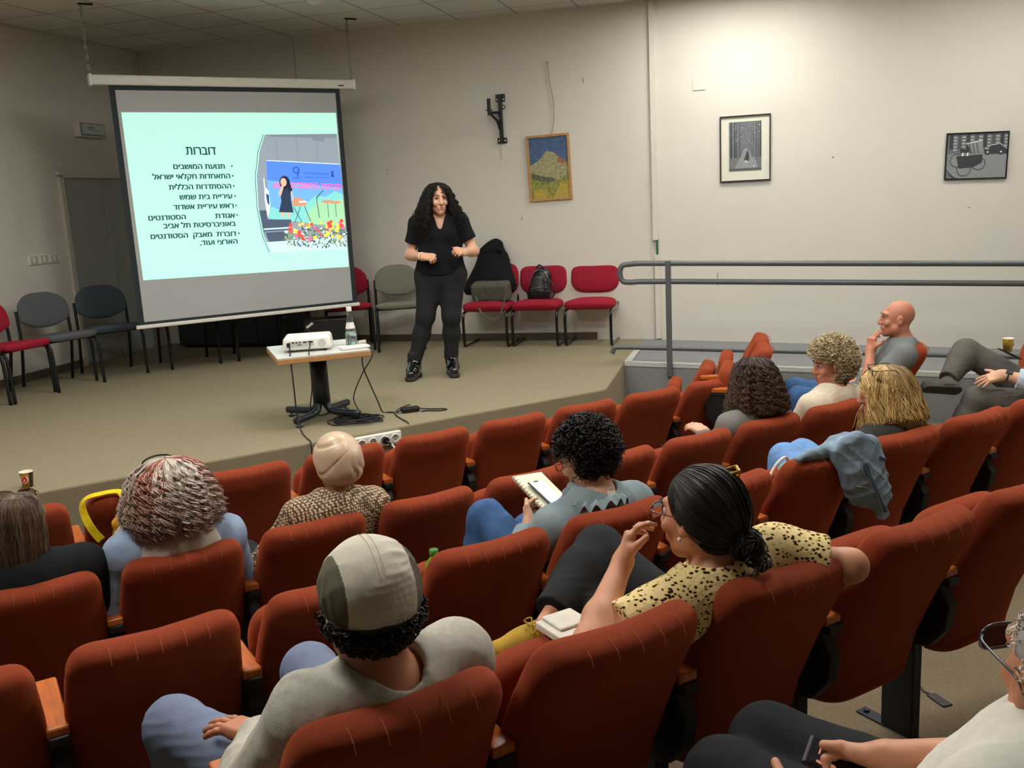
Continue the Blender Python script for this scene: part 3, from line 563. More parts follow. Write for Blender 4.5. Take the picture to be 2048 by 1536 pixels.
cable('adapter_cable','thin black cable from under the table top past the adapter brick',[(-1.06,6.66,TZ-.045),(-1.06,6.64,TZ-.15),(-1.03,6.68,TZ-.28),(-.98,6.68,TZ-.42),(-.95,6.68,z0),(-.9,6.66,z0),(-.86,6.64,z0),(-.84,6.55,z0),(-.79,6.43,z0),(-.73,6.3,z0),(-.722,6.265,ST-.02),(-.725,6.255,.5),(-.73,6.25,.2),(-.73,6.2,.01)],100,.005)
# socket strip on the riser
st = thing('socket_strip','white strip of round power sockets on the stage riser behind the turban','socket strip',row(2.27,5.735,.648),A_R)
mb = MB(); mb.box((0,-.02,0),(.5,.04,.085)); mb.build('strip_housing',M['white'],st,bevel=.006)
for k in range(6):
    x = -.2+.0805*k; mb = MB(); mb.lathe([(.001,-.002),(.023,-.002),(.024,.004),(.029,.004),(.03,-.002)],20,c=(x,-.042,0),R=[[1,0,0],[0,0,-1],[0,1,0]]); sk = mb.build('socket',M['white'],st,smooth=True)
    mb = MB()
    for a in (.5,2.64,4.71): mb.box((x+.01*math.cos(a),-.0415,.01*math.sin(a)),(.004,.004,.007))
    mb.build('socket_holes',M['blackpl'],sk)
pl = thing('power_plug','black round plug pushed into the second socket from the right end of the strip','plug',row(2.27+.122,5.735,.648),A_R)
mb = MB(); mb.cyl((0,-.042,0),(0,-.075,0),.024,18); mb.cyl((.004,-.07,-.006),(.03,-.085,-.026),.009,10); mb.build('plug_body',M['blackpl'],pl)
mb = MB(); mb.tube(spline([(.03,-.085,-.026),(.045,-.095,-.05),(.055,-.1,-.09)],8),.007,8); mb.build('white_sleeve',M['white'],pl)
mb = MB(); mb.tube(spline([(.055,-.1,-.09),(.1,-.1,-.2),(.16,-.08,-.4),(.25,-.06,-.62)],20),.005,6); mb.build('plug_lead',M['cable'],pl)
# paper cup at the stage edge and the one on the seat
def cup(label,loc,rz=0,s=1):
    th = thing('paper_cup',label,'cup',loc,rz,'yellow printed coffee cups')
    m,N,Lk,b = node_mat('cup_print'); tc = N.new('ShaderNodeTexCoord'); mp = N.new('ShaderNodeMapping'); Lk.new(tc.outputs['Object'],mp.inputs[0]); mp.inputs['Scale'].default_value = (90,90,110)
    br = N.new('ShaderNodeTexVoronoi'); Lk.new(mp.outputs[0],br.inputs['Vector']); br.inputs['Scale'].default_value = 1
    r = N.new('ShaderNodeValToRGB'); Lk.new(br.outputs['Distance'],r.inputs[0]); r.color_ramp.elements[0].position=.28; r.color_ramp.elements[0].color = lin('#6b4a1e'); r.color_ramp.elements[1].position=.36; r.color_ramp.elements[1].color = lin('#d9a93c'); Lk.new(r.outputs[0],b.inputs['Base Color'])
    mb = MB(); mb.lathe([(.001,.003),(.026,.003),(.027,0),(.036,.09)],32); mb.build('cup_wall',m,th,smooth=True)
    mb = MB(); mb.lathe([(.036,.088),(.0375,.09),(.036,.0925),(.0345,.09),(.028,.012),(.001,.012)],32); mb.build('rim',mat('cup_paper','#efe6cf',.6),th,smooth=True)
    mb = MB()
    for k in range(8):
        a,c = math.radians(-62+10*k),math.radians(-52+10*k)
        mb.add([((.0275)*math.cos(a),.0275*math.sin(a),.002),(.0275*math.cos(c),.0275*math.sin(c),.002),(.0365*math.cos(c),.0365*math.sin(c),.087),(.0365*math.cos(a),.0365*math.sin(a),.087)],[(0,1,2,3)])
    mb.build('dark_band',mat('cup_dark','#2a211d',.5),th)
    for nm,rr,cc,dd in (('badge',.02,'#f0e9e0',.0345),('badge_red',.0165,'#c22a2f',.0355),('badge_mark',.006,'#f5e6e0',.0362)):
        mb = MB(); mb.cyl((0,-dd+.004,.05),(0,-dd-.0005,.0505),rr,22) if nm!='badge_mark' else mb.box((0,-dd-.0006,.048),(.007,.001,.012)); mb.build(nm,mat('cup_'+nm,cc,.5),th,rot=(0,0,-.25))
    return th
cup('yellow printed paper coffee cup on the stage edge at far left',(-2.8,5.2,ST),.35)
# coat, bag, backpack on the red chairs are in the next section
# ================================================================== HANDRAIL
hr = thing('handrail','grey painted three-bar tube handrail along the ramp in front of the right wall','handrail',(1.398,8.145,0),A_W)
Lr = 7.0; s0 = -.42; sl2 = .0315
def rz_(x,z): return z-sl2*x
mb = MB(); mb.tube(spline([(Lr,0,rz_(Lr,1.575)),(2,0,rz_(2,1.575)),(0,0,1.575),(s0+.09,0,1.577),(s0+.02,0,1.56),(s0,0,1.5),(s0+.02,0,1.437),(s0+.09,0,1.42),(0,0,1.418),(2,0,rz_(2,1.418)),(Lr,0,rz_(Lr,1.418))],120),.024,14); mb.build('looped_rails',M['rail'],hr,smooth=True)
mb = MB(); mb.tube(spline([(Lr,0,rz_(Lr,.83)),(2,0,rz_(2,.83)),(0,0,.832),(s0-.02,0,.845),(s0-.07,.0,.83),(s0-.09,.0,.79)],60),.022,14); mb.build('bottom_rail',M['rail'],hr,smooth=True)
for x in (0,3.9):
    mb = MB(); mb.box((x,-.01,rz_(x,1.09)),(.048,.04,1.02)); mb.build('post',M['rail'],hr,bevel=.006)
# ================================================================== AUDITORIUM SEATS
def seat_proto(down=False,ext_arm=False):
    th = thing('auditorium_seat','','seat')
    mb = MB(); path = [(.235,.285),(.262,.33),(.245,.43),(.185,.58),(.12,.72),(.07,.81),(.045,.884)]
    mb.slab(path,[.17,.215,.24,.252,.25,.24,.236,.228],[.03,.045,.048,.048,.05,.052,.05],mw=7,mt=2.6,me=7,bow=.042,nu=44,nv=44)
    b = mb.build('backrest',M['seat'],th,smooth=True)
    mb = MB()
    for k,x in enumerate((-.13,-.065,.0,.065,.13)):
        yb = .042*(x/.25)**2+.007
        pts = [(x,yb-.0125,.848),(x,yb-.004,.868),(x,yb+.018,.8825),(x,yb+.034,.8835)]
        mb.tube(pts,.0011,4)
    mb.build('seams',M['seam'],b)
    mb = MB()
    if down: mb.slab([(.235,.42),(.4,.435),(.6,.46),(.665,.44)],[.225,.235,.235,.23],[.045,.055,.055,.05],mw=6,mt=2.6,me=6,bow=0)
    else: mb.slab([(.31,.36),(.345,.45),(.335,.66),(.315,.765)],[.21,.235,.235,.225],[.05,.055,.055,.045],mw=5,mt=2.6,me=6,bow=0)
    mb.build('seat_cushion',M['seat'],th,smooth=True)
    for s in ((-1,1) if ext_arm else (-1,)):
        x = s*.273
        mb = MB(); mb.box((x,.33,.625),(.062,.34,.032)); mb.build('armrest',M['armwood'],th,bevel=.008,seg=3)
        mb = MB(); mb.box((x,.30,.60),(.056,.3,.03)); mb.slab([(.12,.57),(.2,.56),(.43,.56),(.5,.57)],[.022,.024,.024],[.05],mw=8) if 0 else mb.prism([(0,0)]*3,0,0) if 0 else None
        prof = [(.2,.59),(.15,.52),(.165,.43),(.22,.36),(.31,.33),(.4,.36),(.45,.44),(.465,.53),(.465,.6),(.3,.605)]
        V = [(x-.024,y,z) for y,z in prof]+[(x+.024,y,z) for y,z in prof]; n = len(prof)
        mb.add(V,[tuple(range(n)),tuple(range(n,2*n))[::-1]]+[(i,n+i,n+(i+1)%n,(i+1)%n) for i in range(n)]); mb.build('side_panel',M['sidepanel'],th,bevel=.006)
        mb = MB(); mb.box((x,.33,.18),(.045,.12,.36)); lg = mb.build('leg',M['legsteel'],th,bevel=.004)
        mb = MB(); mb.box((x,.43,.004),(.05,.12,.008)); mb.build('foot_plate',M['legsteel'],lg,bevel=.003)
        mb = MB(); mb.cyl((x,.465,.008),(x,.465,.016),.011,6); mb.build('bolt',M['legsteel'],lg)
    return th
P_UP, P_DN, P_UPE = seat_proto(0),seat_proto(1),seat_proto(0,1)
used = set()
def seat(label,loc,rz=A_R,down=False,end=False,group='rust-red auditorium seats'):
    pr = {(0,0):P_UP,(1,0):P_DN,(0,1):P_UPE}[(int(down),int(end))]
    o = pr if pr.name not in used else copy_tree(pr)
    used.add(pr.name); o.location = [float(v) for v in loc]; o.rotation_euler = (0,0,rz); tag(o,label,'seat',group); return o
R1,R2,R3,R4 = 4.70,3.65,2.555,1.516
DU = .546
def u1(k): return .137+DU*k
row1 = {-1:'front-row rust seat at the left end, behind the sunglasses on the brown-haired head',0:'front-row rust seat seen between the brown-haired woman and the yellow strap',1:'front-row rust seat with the yellow bag strap looped over its top',
 2:'empty front-row rust seat just right of the grey-and-red curly hair',3:'front-row rust seat half hidden behind the beige turban, under the socket strip',4:'empty front-row rust seat just right of the plugged-in socket',5:'empty front-row rust seat, second to the right of the white socket strip',
 6:'front-row rust seat showing behind the tousled black hair of the woman with the notebook',7:'empty front-row rust seat below the corner of the stage',8:'front-row rust seat left of the dark brown curly hair'}
for k,l in row1.items(): seat(l,row(u1(k),R1,0),end=(k==8))
row2 = {-1:('second-row rust seat cut off at the left edge behind the black sweater',1),0:('second-row rust seat of the woman in the black sweater',1),1:('second-row rust seat of the woman with grey-and-red curls',1),2:('second-row rust seat of the woman in the beige turban',1),
 3:('empty second-row rust seat between the turban and the open notebook',0),4:('empty second-row rust seat directly behind the open notebook',0),5:('second-row rust seat at the right shoulder of the ruffled grey blouse',0),6:('empty second-row rust seat left of the grey knitted sleeve, above the gold hair clip',0),
 7:('second-row rust seat of the woman with long dark brown curls',1),8:('second-row rust seat of the woman with short blond curls',1),9:('last rust seat at the right end of the second row, beside the long blond hair',0)}
for k,(l,dn) in row2.items(): seat(l,row(.13+DU*k,R2,0),down=dn,end=(k==9))
row3 = {-1:('third-row rust seat in the lower left corner of the picture',0),0:('empty third-row rust seat in front of the bare hand on the grey jeans',0),1:('third-row rust seat hidden behind the capped man, its left edge showing',0),2:('empty third-row rust seat between the capped man and the black trousers',0),
 3:('third-row rust seat of the woman in the grey ruffled blouse',1),4:('empty third-row rust seat right behind the gold hair clip',0),5:('third-row rust seat with the denim jacket hung over it',0),6:('third-row rust seat of the woman with long blond hair',1),7:('empty third-row rust seat just right of the long blond hair',0),8:('third-row rust seat cut off by the right picture edge',0)}
for k,(l,dn) in row3.items(): seat(l,row(.377+DU*k,R3,.175),down=dn,end=(k==8))
row4 = {0:('nearest-row rust seat of the man with the beige cap',1),1:('empty nearest-row rust seat between the capped man and the woman in the spotted blouse',0),2:('nearest-row rust seat of the woman in the yellow spotted blouse, with a torn top edge',1),3:('empty nearest-row rust seat right of the spotted blouse, its bolted leg in view',0),4:('nearest-row rust seat cut off by the right picture edge, above the glasses',0),-1:('rust seat in the nearest row at the bottom left, out of frame',0)}
del row4[-1]
for k,(l,dn) in row4.items(): seat(l,row(.664+DU*k,R4,.345),down=dn)
# seats of the side block that face along the ramp
fw = face(WD[0],WD[1])       # back of seat towards +WD
def sideseat(label,p,z=.2,down=False): return seat(label,(p[0],p[1],z),math.atan2(-WD[1],-WD[0])-math.pi/2,down)
sideseat('side-block rust seat seen edge-on against the ramp, farther of two behind brown curls',(1.95,6.95))
sideseat('side-block rust seat seen edge-on, the nearer of the two just above the brown curls',(1.85,6.5))
sideseat('rust seat seen end-on left of the brown curls, before the ramp',(1.56,7.0),0.0)
sideseat('side-block rust seat of the bald man',(2.83,6.28),.2,True)
sideseat('side-block rust seat behind the paper cup at the right edge',(4.12,6.62),.2)
sideseat('side-block rust seat of the man in grey trousers at the right edge',(4.0,6.0),.2,True)
# ================================================================== FIGURE TOOLS: smooth distance-field surfaces
def nrm(v): v = np.asarray(v,float); return v/(np.linalg.norm(v)+1e-12)
class SDF:
    def __init__(s): s.P = []; s.cuts = []
    def cap(s,a,b,ra,rb=None,k=.03,flat=None,q=1,sub=False,end=False):
        s.P.append(('c',np.array(a,float),np.array(b,float),ra,ra if rb is None else rb,k,flat,q,sub,end)); return s
    def ell(s,c,r,R=None,k=.03,sub=False):
        s.P.append(('e',np.array(c,float),np.array(r,float),np.eye(3) if R is None else np.array(R,float),0,k,None,1,sub,False)); return s
    def box(s,c,h,R=None,rd=.005,k=.01,sub=False):
        s.P.append(('b',np.array(c,float),np.array(h,float),np.eye(3) if R is None else np.array(R,float),rd,k,None,1,sub,False)); return s
    def cut(s,p,nv): s.cuts.append((np.array(p,float),nrm(nv))); return s     # removes the side the normal points to
    def chain(s,pts,rs,k=.03,**kw):
        for i in range(len(pts)-1): s.cap(pts[i],pts[i+1],rs[i],rs[i+1],k,**kw)
        return s
    def bb(s,p):
        t = p[0]
        if t == 'c':
            r = max(p[3],p[4]); return np.minimum(p[1],p[2])-r,np.maximum(p[1],p[2])+r
        if t == 'e': r = p[2].max(); return p[1]-r,p[1]+r
        r = np.linalg.norm(p[2])+p[4]; return p[1]-r,p[1]+r
    def field(s,lo,hi,h):
        n = np.ceil((hi-lo)/h).astype(int)+1
        F = np.full(n,.1,np.float32); ax = [(lo[i]+h*np.arange(n[i])).astype(np.float32) for i in range(3)]
        for p in s.P:
            k = p[5]; a,b = s.bb(p); m = k+4*h
            i0 = np.clip(np.floor((a-m-lo)/h).astype(int),0,n); i1 = np.clip(np.ceil((b+m-lo)/h).astype(int)+1,0,n)
            if (i1<=i0).any(): continue
            sl_ = tuple(slice(i0[i],i1[i]) for i in range(3))
            X = ax[0][sl_[0]][:,None,None]; Y = ax[1][sl_[1]][None,:,None]; Z = ax[2][sl_[2]][None,None,:]
            if p[0] == 'c':
                A,Bv = p[1],p[2]; d = Bv-A; px,py,pz = X-A[0],Y-A[1],Z-A[2]; scale = 1
                if p[6] is not None:
                    f = nrm(p[6]); g = (1/p[7]-1); t = (px*f[0]+py*f[1]+pz*f[2])*g; px,py,pz = px+t*f[0],py+t*f[1],pz+t*f[2]
                    d = d+f*np.dot(d,f)*g; scale = .5+.5*p[7]
                L = float(d@d)+1e-12; t = np.clip((px*d[0]+py*d[1]+pz*d[2])/L,0,1)
                D = np.sqrt((px-t*d[0])**2+(py-t*d[1])**2+(pz-t*d[2])**2)-(p[3]+t*(p[4]-p[3])); D = D*scale
                if p[9]: u_ = nrm(Bv-A); D = np.maximum(D,(X-Bv[0])*u_[0]+(Y-Bv[1])*u_[1]+(Z-Bv[2])*u_[2])
            else:
                R = p[3]; px,py,pz = X-p[1][0],Y-p[1][1],Z-p[1][2]
                q = [px*R[0,i]+py*R[1,i]+pz*R[2,i] for i in range(3)]
                if p[0] == 'e':
                    r = p[2]; k0 = np.sqrt(sum((q[i]/r[i])**2 for i in range(3))); k1 = np.sqrt(sum((q[i]/r[i]**2)**2 for i in range(3)))+1e-6
                    D = k0*(k0-1)/k1
                else:
                    dd = [np.abs(q[i])-p[2][i] for i in range(3)]
                    D = np.sqrt(sum(np.maximum(x,0)**2 for x in dd))+np.minimum(np.maximum(np.maximum(dd[0],dd[1]),dd[2]),0)-p[4]
            f = F[sl_]
            if p[8]:
                D = -D; hh = np.maximum(k-np.abs(f-D),0)/k; F[sl_] = np.maximum(f,D)+hh*hh*k*.25
            else:
                hh = np.maximum(k-np.abs(f-D),0)/k; F[sl_] = np.minimum(f,D)-hh*hh*k*.25
        for c,nv in s.cuts:
            F = np.maximum(F,((ax[0]-c[0])*nv[0])[:,None,None]+((ax[1]-c[1])*nv[1])[None,:,None]+((ax[2]-c[2])*nv[2])[None,None,:]).astype(np.float32)
        return F
    def bounds(s):
        L,H = zip(*[s.bb(p) for p in s.P if not p[8]]); return np.min(L,0)-.03,np.max(H,0)+.03
    def mesh(s,h=.006,fine=()):
        lo,hi = s.bounds(); V,Q = surfnet(s.field(lo,hi,h),lo,h)
        for a,b,h2 in fine:
            a = np.array(a,float); b = np.array(b,float)
            if len(Q):
                c = V[Q].mean(1); keep = ~((c>a)&(c<b)).all(1); Q = Q[keep]
            V2,Q2 = surfnet(s.field(a-h,b+h,h2),a-h,h2)
            if len(V2):
                c = V2[Q2].mean(1); Q2 = Q2[((c>a-h*.3)&(c<b+h*.3)).all(1)]
            Q = np.vstack([Q,Q2+len(V)]); V = np.vstack([V,V2])
        us = np.unique(Q); mp = np.full(len(V),-1); mp[us] = np.arange(len(us)); return V[us],mp[Q]
def surfnet(F,lo,h):
    S = F<0; nx,ny,nz = F.shape
    cnt = np.zeros((nx-1,ny-1,nz-1),np.int8)
    for a in (0,1):
        for b in (0,1):
            for c in (0,1): cnt += S[a:nx-1+a,b:ny-1+b,c:nz-1+c]
    act = (cnt>0)&(cnt<8); I,J,K = np.nonzero(act); idx = np.full(act.shape,-1,np.int64); idx[I,J,K] = np.arange(len(I))
    cor = [(a,b,c) for a in (0,1) for b in (0,1) for c in (0,1)]; val = {q:F[I+q[0],J+q[1],K+q[2]] for q in cor}
    acc = np.zeros((len(I),3)); num = np.zeros(len(I))
    for q in cor:
        for ax_ in range(3):
            if q[ax_]: continue
            q2 = list(q); q2[ax_] = 1; q2 = tuple(q2); v0,v1 = val[q],val[q2]; m = (v0<0)!=(v1<0)
            t = np.where(m,v0/(v0-v1+1e-12),0); pos = np.array(q,float)[None]+0*acc; pos[:,ax_] = t; acc += pos*m[:,None]; num += m
    V = lo+h*(np.stack([I,J,K],1)+acc/np.maximum(num,1)[:,None]); Q = []
    for ax_ in range(3):
        o1,o2 = [(1,2),(2,0),(0,1)][ax_]; s0 = [slice(None)]*3; s1 = [slice(None)]*3; s0[ax_] = slice(0,-1); s1[ax_] = slice(1,None)
        d = S[tuple(s0)]!=S[tuple(s1)]; A = np.array(np.nonzero(d)).T
        A = A[(A[:,o1]>0)&(A[:,o2]>0)&(A[:,o1]<F.shape[o1]-1)&(A[:,o2]<F.shape[o2]-1)]
        if not len(A): continue
        e1 = np.zeros(3,int); e1[o1] = 1; e2 = np.zeros(3,int); e2[o2] = 1
        g = lambda B: idx[B[:,0],B[:,1],B[:,2]]
        q = np.stack([g(A-e1-e2),g(A-e2),g(A),g(A-e1)],1); ins = S[A[:,0],A[:,1],A[:,2]]
        q[~ins] = q[~ins][:,::-1]; Q.append(q)
    Q = np.vstack(Q) if Q else np.zeros((0,4),int); return V,Q[(Q>=0).all(1)]
def npmesh(name,V,Q,mats,parent=None,org=None,smooth=True,midx=None,col=None):
    V = np.asarray(V,float); Q = np.asarray(Q,int)
    if org is not None: V = V-np.asarray(org)
    me = bpy.data.meshes.new(name); k = Q.shape[1]
    me.vertices.add(len(V)); me.vertices.foreach_set('co',V.ravel().astype(np.float32))
    me.loops.add(Q.size); me.loops.foreach_set('vertex_index',Q.ravel().astype(np.int32))
    me.polygons.add(len(Q)); me.polygons.foreach_set('loop_start',(np.arange(len(Q))*k).astype(np.int32))
    if not isinstance(mats,(list,tuple)): mats = [mats]
    for m_ in mats: me.materials.append(m_)
    if midx is not None: me.polygons.foreach_set('material_index',midx.astype(np.int32))
    if col is not None:
        at = me.color_attributes.new('Col','FLOAT_COLOR','POINT'); c4 = np.ones((len(V),4),np.float32); c4[:,:3] = col; at.data.foreach_set('color',c4.ravel())
    me.update(); me.validate(); me.polygons.foreach_set('use_smooth',np.full(len(me.polygons),bool(smooth)))
    o = bpy.data.objects.new(name,me); COL.objects.link(o)
    if parent is not None: o.parent = parent
    return o
def wrinkle(V,Q,amp,sc=1.0,seed=0,ani=None):
    # cloth folds: pushes the surface along its normal by a smooth pseudo-random ridge pattern
    r = np.random.default_rng(seed); N = np.zeros_like(V); a = V[Q[:,2]]-V[Q[:,0]]; b = V[Q[:,3]]-V[Q[:,1]]; f = np.cross(a,b)
    for i in range(4): np.add.at(N,Q[:,i],f)
    N /= np.linalg.norm(N,axis=1)[:,None]+1e-12; P = V.copy(); d = np.zeros(len(V))
    if ani is not None: P = P*np.array(ani)
    for o in range(4):
        w_ = r.normal(size=(3,3))*(14*sc*1.7**o); ph = r.uniform(0,6.28,3)
        d += (1-np.abs(np.sin(P@w_[0]+1.3*np.sin(P@w_[1]*.6+ph[1])+ph[0])))*.6**o*np.clip(.5+np.sin(P@w_[2]*.35+ph[2]),0,1)
    return V+N*((d-d.mean())*amp)[:,None]
# ---- head, hands -----------------------------------------------------------
def frame(fwd,up=(0,0,1)):
    f = nrm(fwd); u = np.array(up,float); r = nrm(np.cross(f,u)); return np.stack([r,f,np.cross(r,f)],1)     # columns: right, forward, up
def head_sdf(s,c,R,hs=1.0,male=False,ears=True):
    w = lambda *p: np.array(c)+R@(np.array(p)*hs)
    s.ell(w(0,-.018,.03),np.array([.077,.096,.09])*hs,R,.02); s.ell(w(0,.028,-.025),np.array([.062 if male else .058,.066,.088])*hs,R,.03)
    jw,jr = (.038,.026) if male else (.032,.022)
    s.cap(w(-jw,.02,-.078),w(0,.066,-.098),jr*hs,.02*hs,.03); s.cap(w(jw,.02,-.078),w(0,.066,-.098),jr*hs,.02*hs,.03)
    if male: s.cap(w(-.05,.01,-.06),w(.05,.01,-.06),.024*hs,k=.03); s.cap(w(-.035,.08,.028),w(.035,.08,.028),.014*hs,k=.015)
    s.cap(w(-.03,.082,.03),w(.03,.082,.03),.012*hs,k=.015)
    for x in (-1,1):
        s.ell(w(x*.032,.102,.008),np.array([.016,.010,.0105])*hs,R,.012,sub=True)
        s.ell(w(x*.04,.07,-.03),np.array([.019,.016,.018])*hs,R,.02)
        s.cap(w(x*.009,.108,-.035),w(x*.011,.1,-.034),.0085*hs,k=.008)
        if ears:
            s.ell(w(x*.08,-.006,-.008),np.array([.011,.02,.033])*hs,R,.008); s.ell(w(x*.092,.002,-.004),np.array([.008,.01,.02])*hs,R,.006,sub=True)
    s.cap(w(0,.092,.02),w(0,.113,-.028),.008*hs,.0125*hs,.014)
    s.cap(w(-.02,.09,-.062),w(.02,.09,-.062),.0085*hs,k=.012); s.cap(w(-.017,.089,-.074),w(.017,.089,-.074),.009*hs,k=.01)
    s.box(w(0,.103,-.0675),np.array([.02,.006,.0012])*hs,R,.0008,.003,sub=True)
def face_parts(root,org,c,R,hs,look=(0,0),brow='#1f1814',lip='#a8605a',iris='#3a2417',skin=None):
    w = lambda *p: np.array(c)+R@(np.array(p)*hs)-org
    for x in (-1,1):
        mb = MB(); ec = w(x*.031,.0805,.0085); ez = nrm(R@np.array([look[0],1,look[1]])); E = frame(ez,R[:,2])
        prof = [(.0115*hs*math.sin(t),.0115*hs*math.cos(t)) for t in np.linspace(.001,math.pi-.001,14)]
        RR = np.stack([E[:,0],-E[:,2],E[:,1]],1)
        mb.lathe(prof[3:],16,0,ec,RR); mb.lathe(prof[:4],16,1,ec,RR)
        mb.build('eye',[M['eyewhite'],M['iris']],root,smooth=True)
        mb = MB(); mb.tube(spline([w(x*.012,.098,.03),w(x*.03,.1,.037),w(x*.05,.082,.031)],8),[.0036*hs]*7+[.0015],6,flat=.6); mb.build('eyebrow',mat('brow',brow,.8),root,smooth=True)
        mb = MB(); mb.tube(spline([w(x*.017,.0935,.009),w(x*.031,.0965,.0165),w(x*.046,.085,.011)],8),.0016*hs,5); mb.build('eyelashes',mat('lash',brow,.8),root,smooth=True)
    s = SDF(); s.cap(w(-.022,.0925,-.0655),w(0,.0995,-.0625),.0028*hs,.0042*hs,.003); s.cap(w(.022,.0925,-.0655),w(0,.0995,-.0625),.0028*hs,.0042*hs,.003); s.cap(w(-.022,.0925,-.0665),w(0,.097,-.0735),.0028*hs,.0046*hs,.003); s.cap(w(.022,.0925,-.0665),w(0,.097,-.0735),.0028*hs,.0046*hs,.003)
    V,Q = s.mesh(.0016); npmesh('lips',V,Q,mat('lip',lip,.5),root)
FL = (.070,.079,.073,.057); FX = (.0285,.0095,-.0095,-.0275)
def hand_sdf(s,wr,R,side=1,curl=(.35,.5,.4),thumb=(.5,.3),hs=1.0,spread=.06,curls=None,k=.006,thumb_dir=None):
    # R columns: across the palm (towards the thumb for side=+1), finger direction, back of hand
    T = lambda *p: np.array(wr)+R@(np.array([p[0]*side,p[1],p[2]])*hs)
    s.box(T(0,.048,0),np.array([.026,.032,.004])*hs,R,.010*hs,.012); s.cap(T(0,-.01,0),T(0,.03,0),.024*hs,.027*hs,.015,flat=R[:,2],q=.62)
    s.cap(T(.02,.015,-.008),T(.036,.05,-.006),.016*hs,.013*hs,.012); s.cap(T(-.024,.02,-.008),T(-.026,.06,-.004),.013*hs,.011*hs,.012)
    tips = []
    for i in range(4):
        cu = curls[i] if curls else curl; a = 0; p = np.array([FX[i],.084-.006*abs(i-1.2),0]); L = FL[i]; fx = (1.5-i)*spread
        for j,fr in enumerate((.45,.31,.24)):
            a += cu[j]; d = np.array([fx*math.cos(a),math.cos(a),-math.sin(a)]); d /= np.linalg.norm(d); q = p+d*L*fr
            s.cap(T(*p),T(*q),(.0088-.0008*j)*hs,(.0082-.0009*j)*hs,k); p = q
        tips.append(T(*p))
    p = np.array([.034,.03,-.006]); d0 = nrm(thumb_dir if thumb_dir is not None else (.62,.74,-.25)); p2 = p+d0*.042
    d1 = nrm(d0+np.array([-thumb[0],.35,-thumb[1]])); p3 = p2+d1*.031; s.cap(T(*p),T(*p2),.0135*hs,.0105*hs,k+.004); s.cap(T(*p2),T(*p3),.0105*hs,.0085*hs,k); tips.append(T(*p3))
    return tips
def nails(root,org,wr,R,side,curl,hs=1.0,spread=.06,curls=None):
    mb = MB(); T = lambda *p: np.array(wr)+R@(np.array([p[0]*side,p[1],p[2]])*hs)-org
    for i in range(4):
        cu = curls[i] if curls else curl; a = 0; p = np.array([FX[i],.084-.006*abs(i-1.2),0]); fx = (1.5-i)*spread
        for j,fr in enumerate((.45,.31,.24)):
            a += cu[j]; d = nrm([fx*math.cos(a),math.cos(a),-math.sin(a)]); p = p+d*FL[i]*fr
        nv = np.array([0,math.sin(a),math.cos(a)]); c = p+nv*.0058-d*.001; x = np.array([.0048,0,0])
        pts = [c-x-d*.005,c+x-d*.005,c+x*.9+d*.005,c+d*.0065,c-x*.9+d*.005]; mb.poly([T(*q) for q in pts])
    mb.build('fingernails',M['nail'],root)
# ---- hair ------------------------------------------------------------------
def tubes(strands,n=4):
    VV=[];QQ=[];CC=[];o=0
    for P,r,c in strands:
        N = len(P); T = np.gradient(P,axis=0); T /= np.linalg.norm(T,axis=1)[:,None]+1e-9
        a = np.where(np.abs(T[:,2:3])<.9,np.array([[0,0,1.]]),np.array([[1.,0,0]])); x = np.cross(T,a); x /= np.linalg.norm(x,axis=1)[:,None]+1e-9; y = np.cross(T,x)
        th = np.linspace(0,2*np.pi,n,endpoint=False); rr = np.broadcast_to(np.asarray(r,float),(N,))
        V = P[:,None]+rr[:,None,None]*(np.cos(th)[None,:,None]*x[:,None]+np.sin(th)[None,:,None]*y[:,None])
        i = np.arange(N-1)[:,None]*n; k = np.arange(n)[None]; k2 = (k+1)%n
        QQ.append(np.stack([i+k,i+k2,i+n+k2,i+n+k],-1).reshape(-1,4)+o); VV.append(V.reshape(-1,3)); cc = np.broadcast_to(np.asarray(c,float),(N,3)); CC.append(np.repeat(cc,n,0)); o += N*n
    return np.vstack(VV),np.vstack(QQ),np.vstack(CC)
def hair_mat(name,rough=.42):
    m,N,Lk,b = node_mat(name); at = N.new('ShaderNodeAttribute'); at.attribute_name = 'Col'; Lk.new(at.outputs['Color'],b.inputs['Base Color']); b.inputs['Roughness'].default_value = rough; b.inputs['Specular IOR Level'].default_value = .35; return m
M['hair'] = hair_mat('hair')
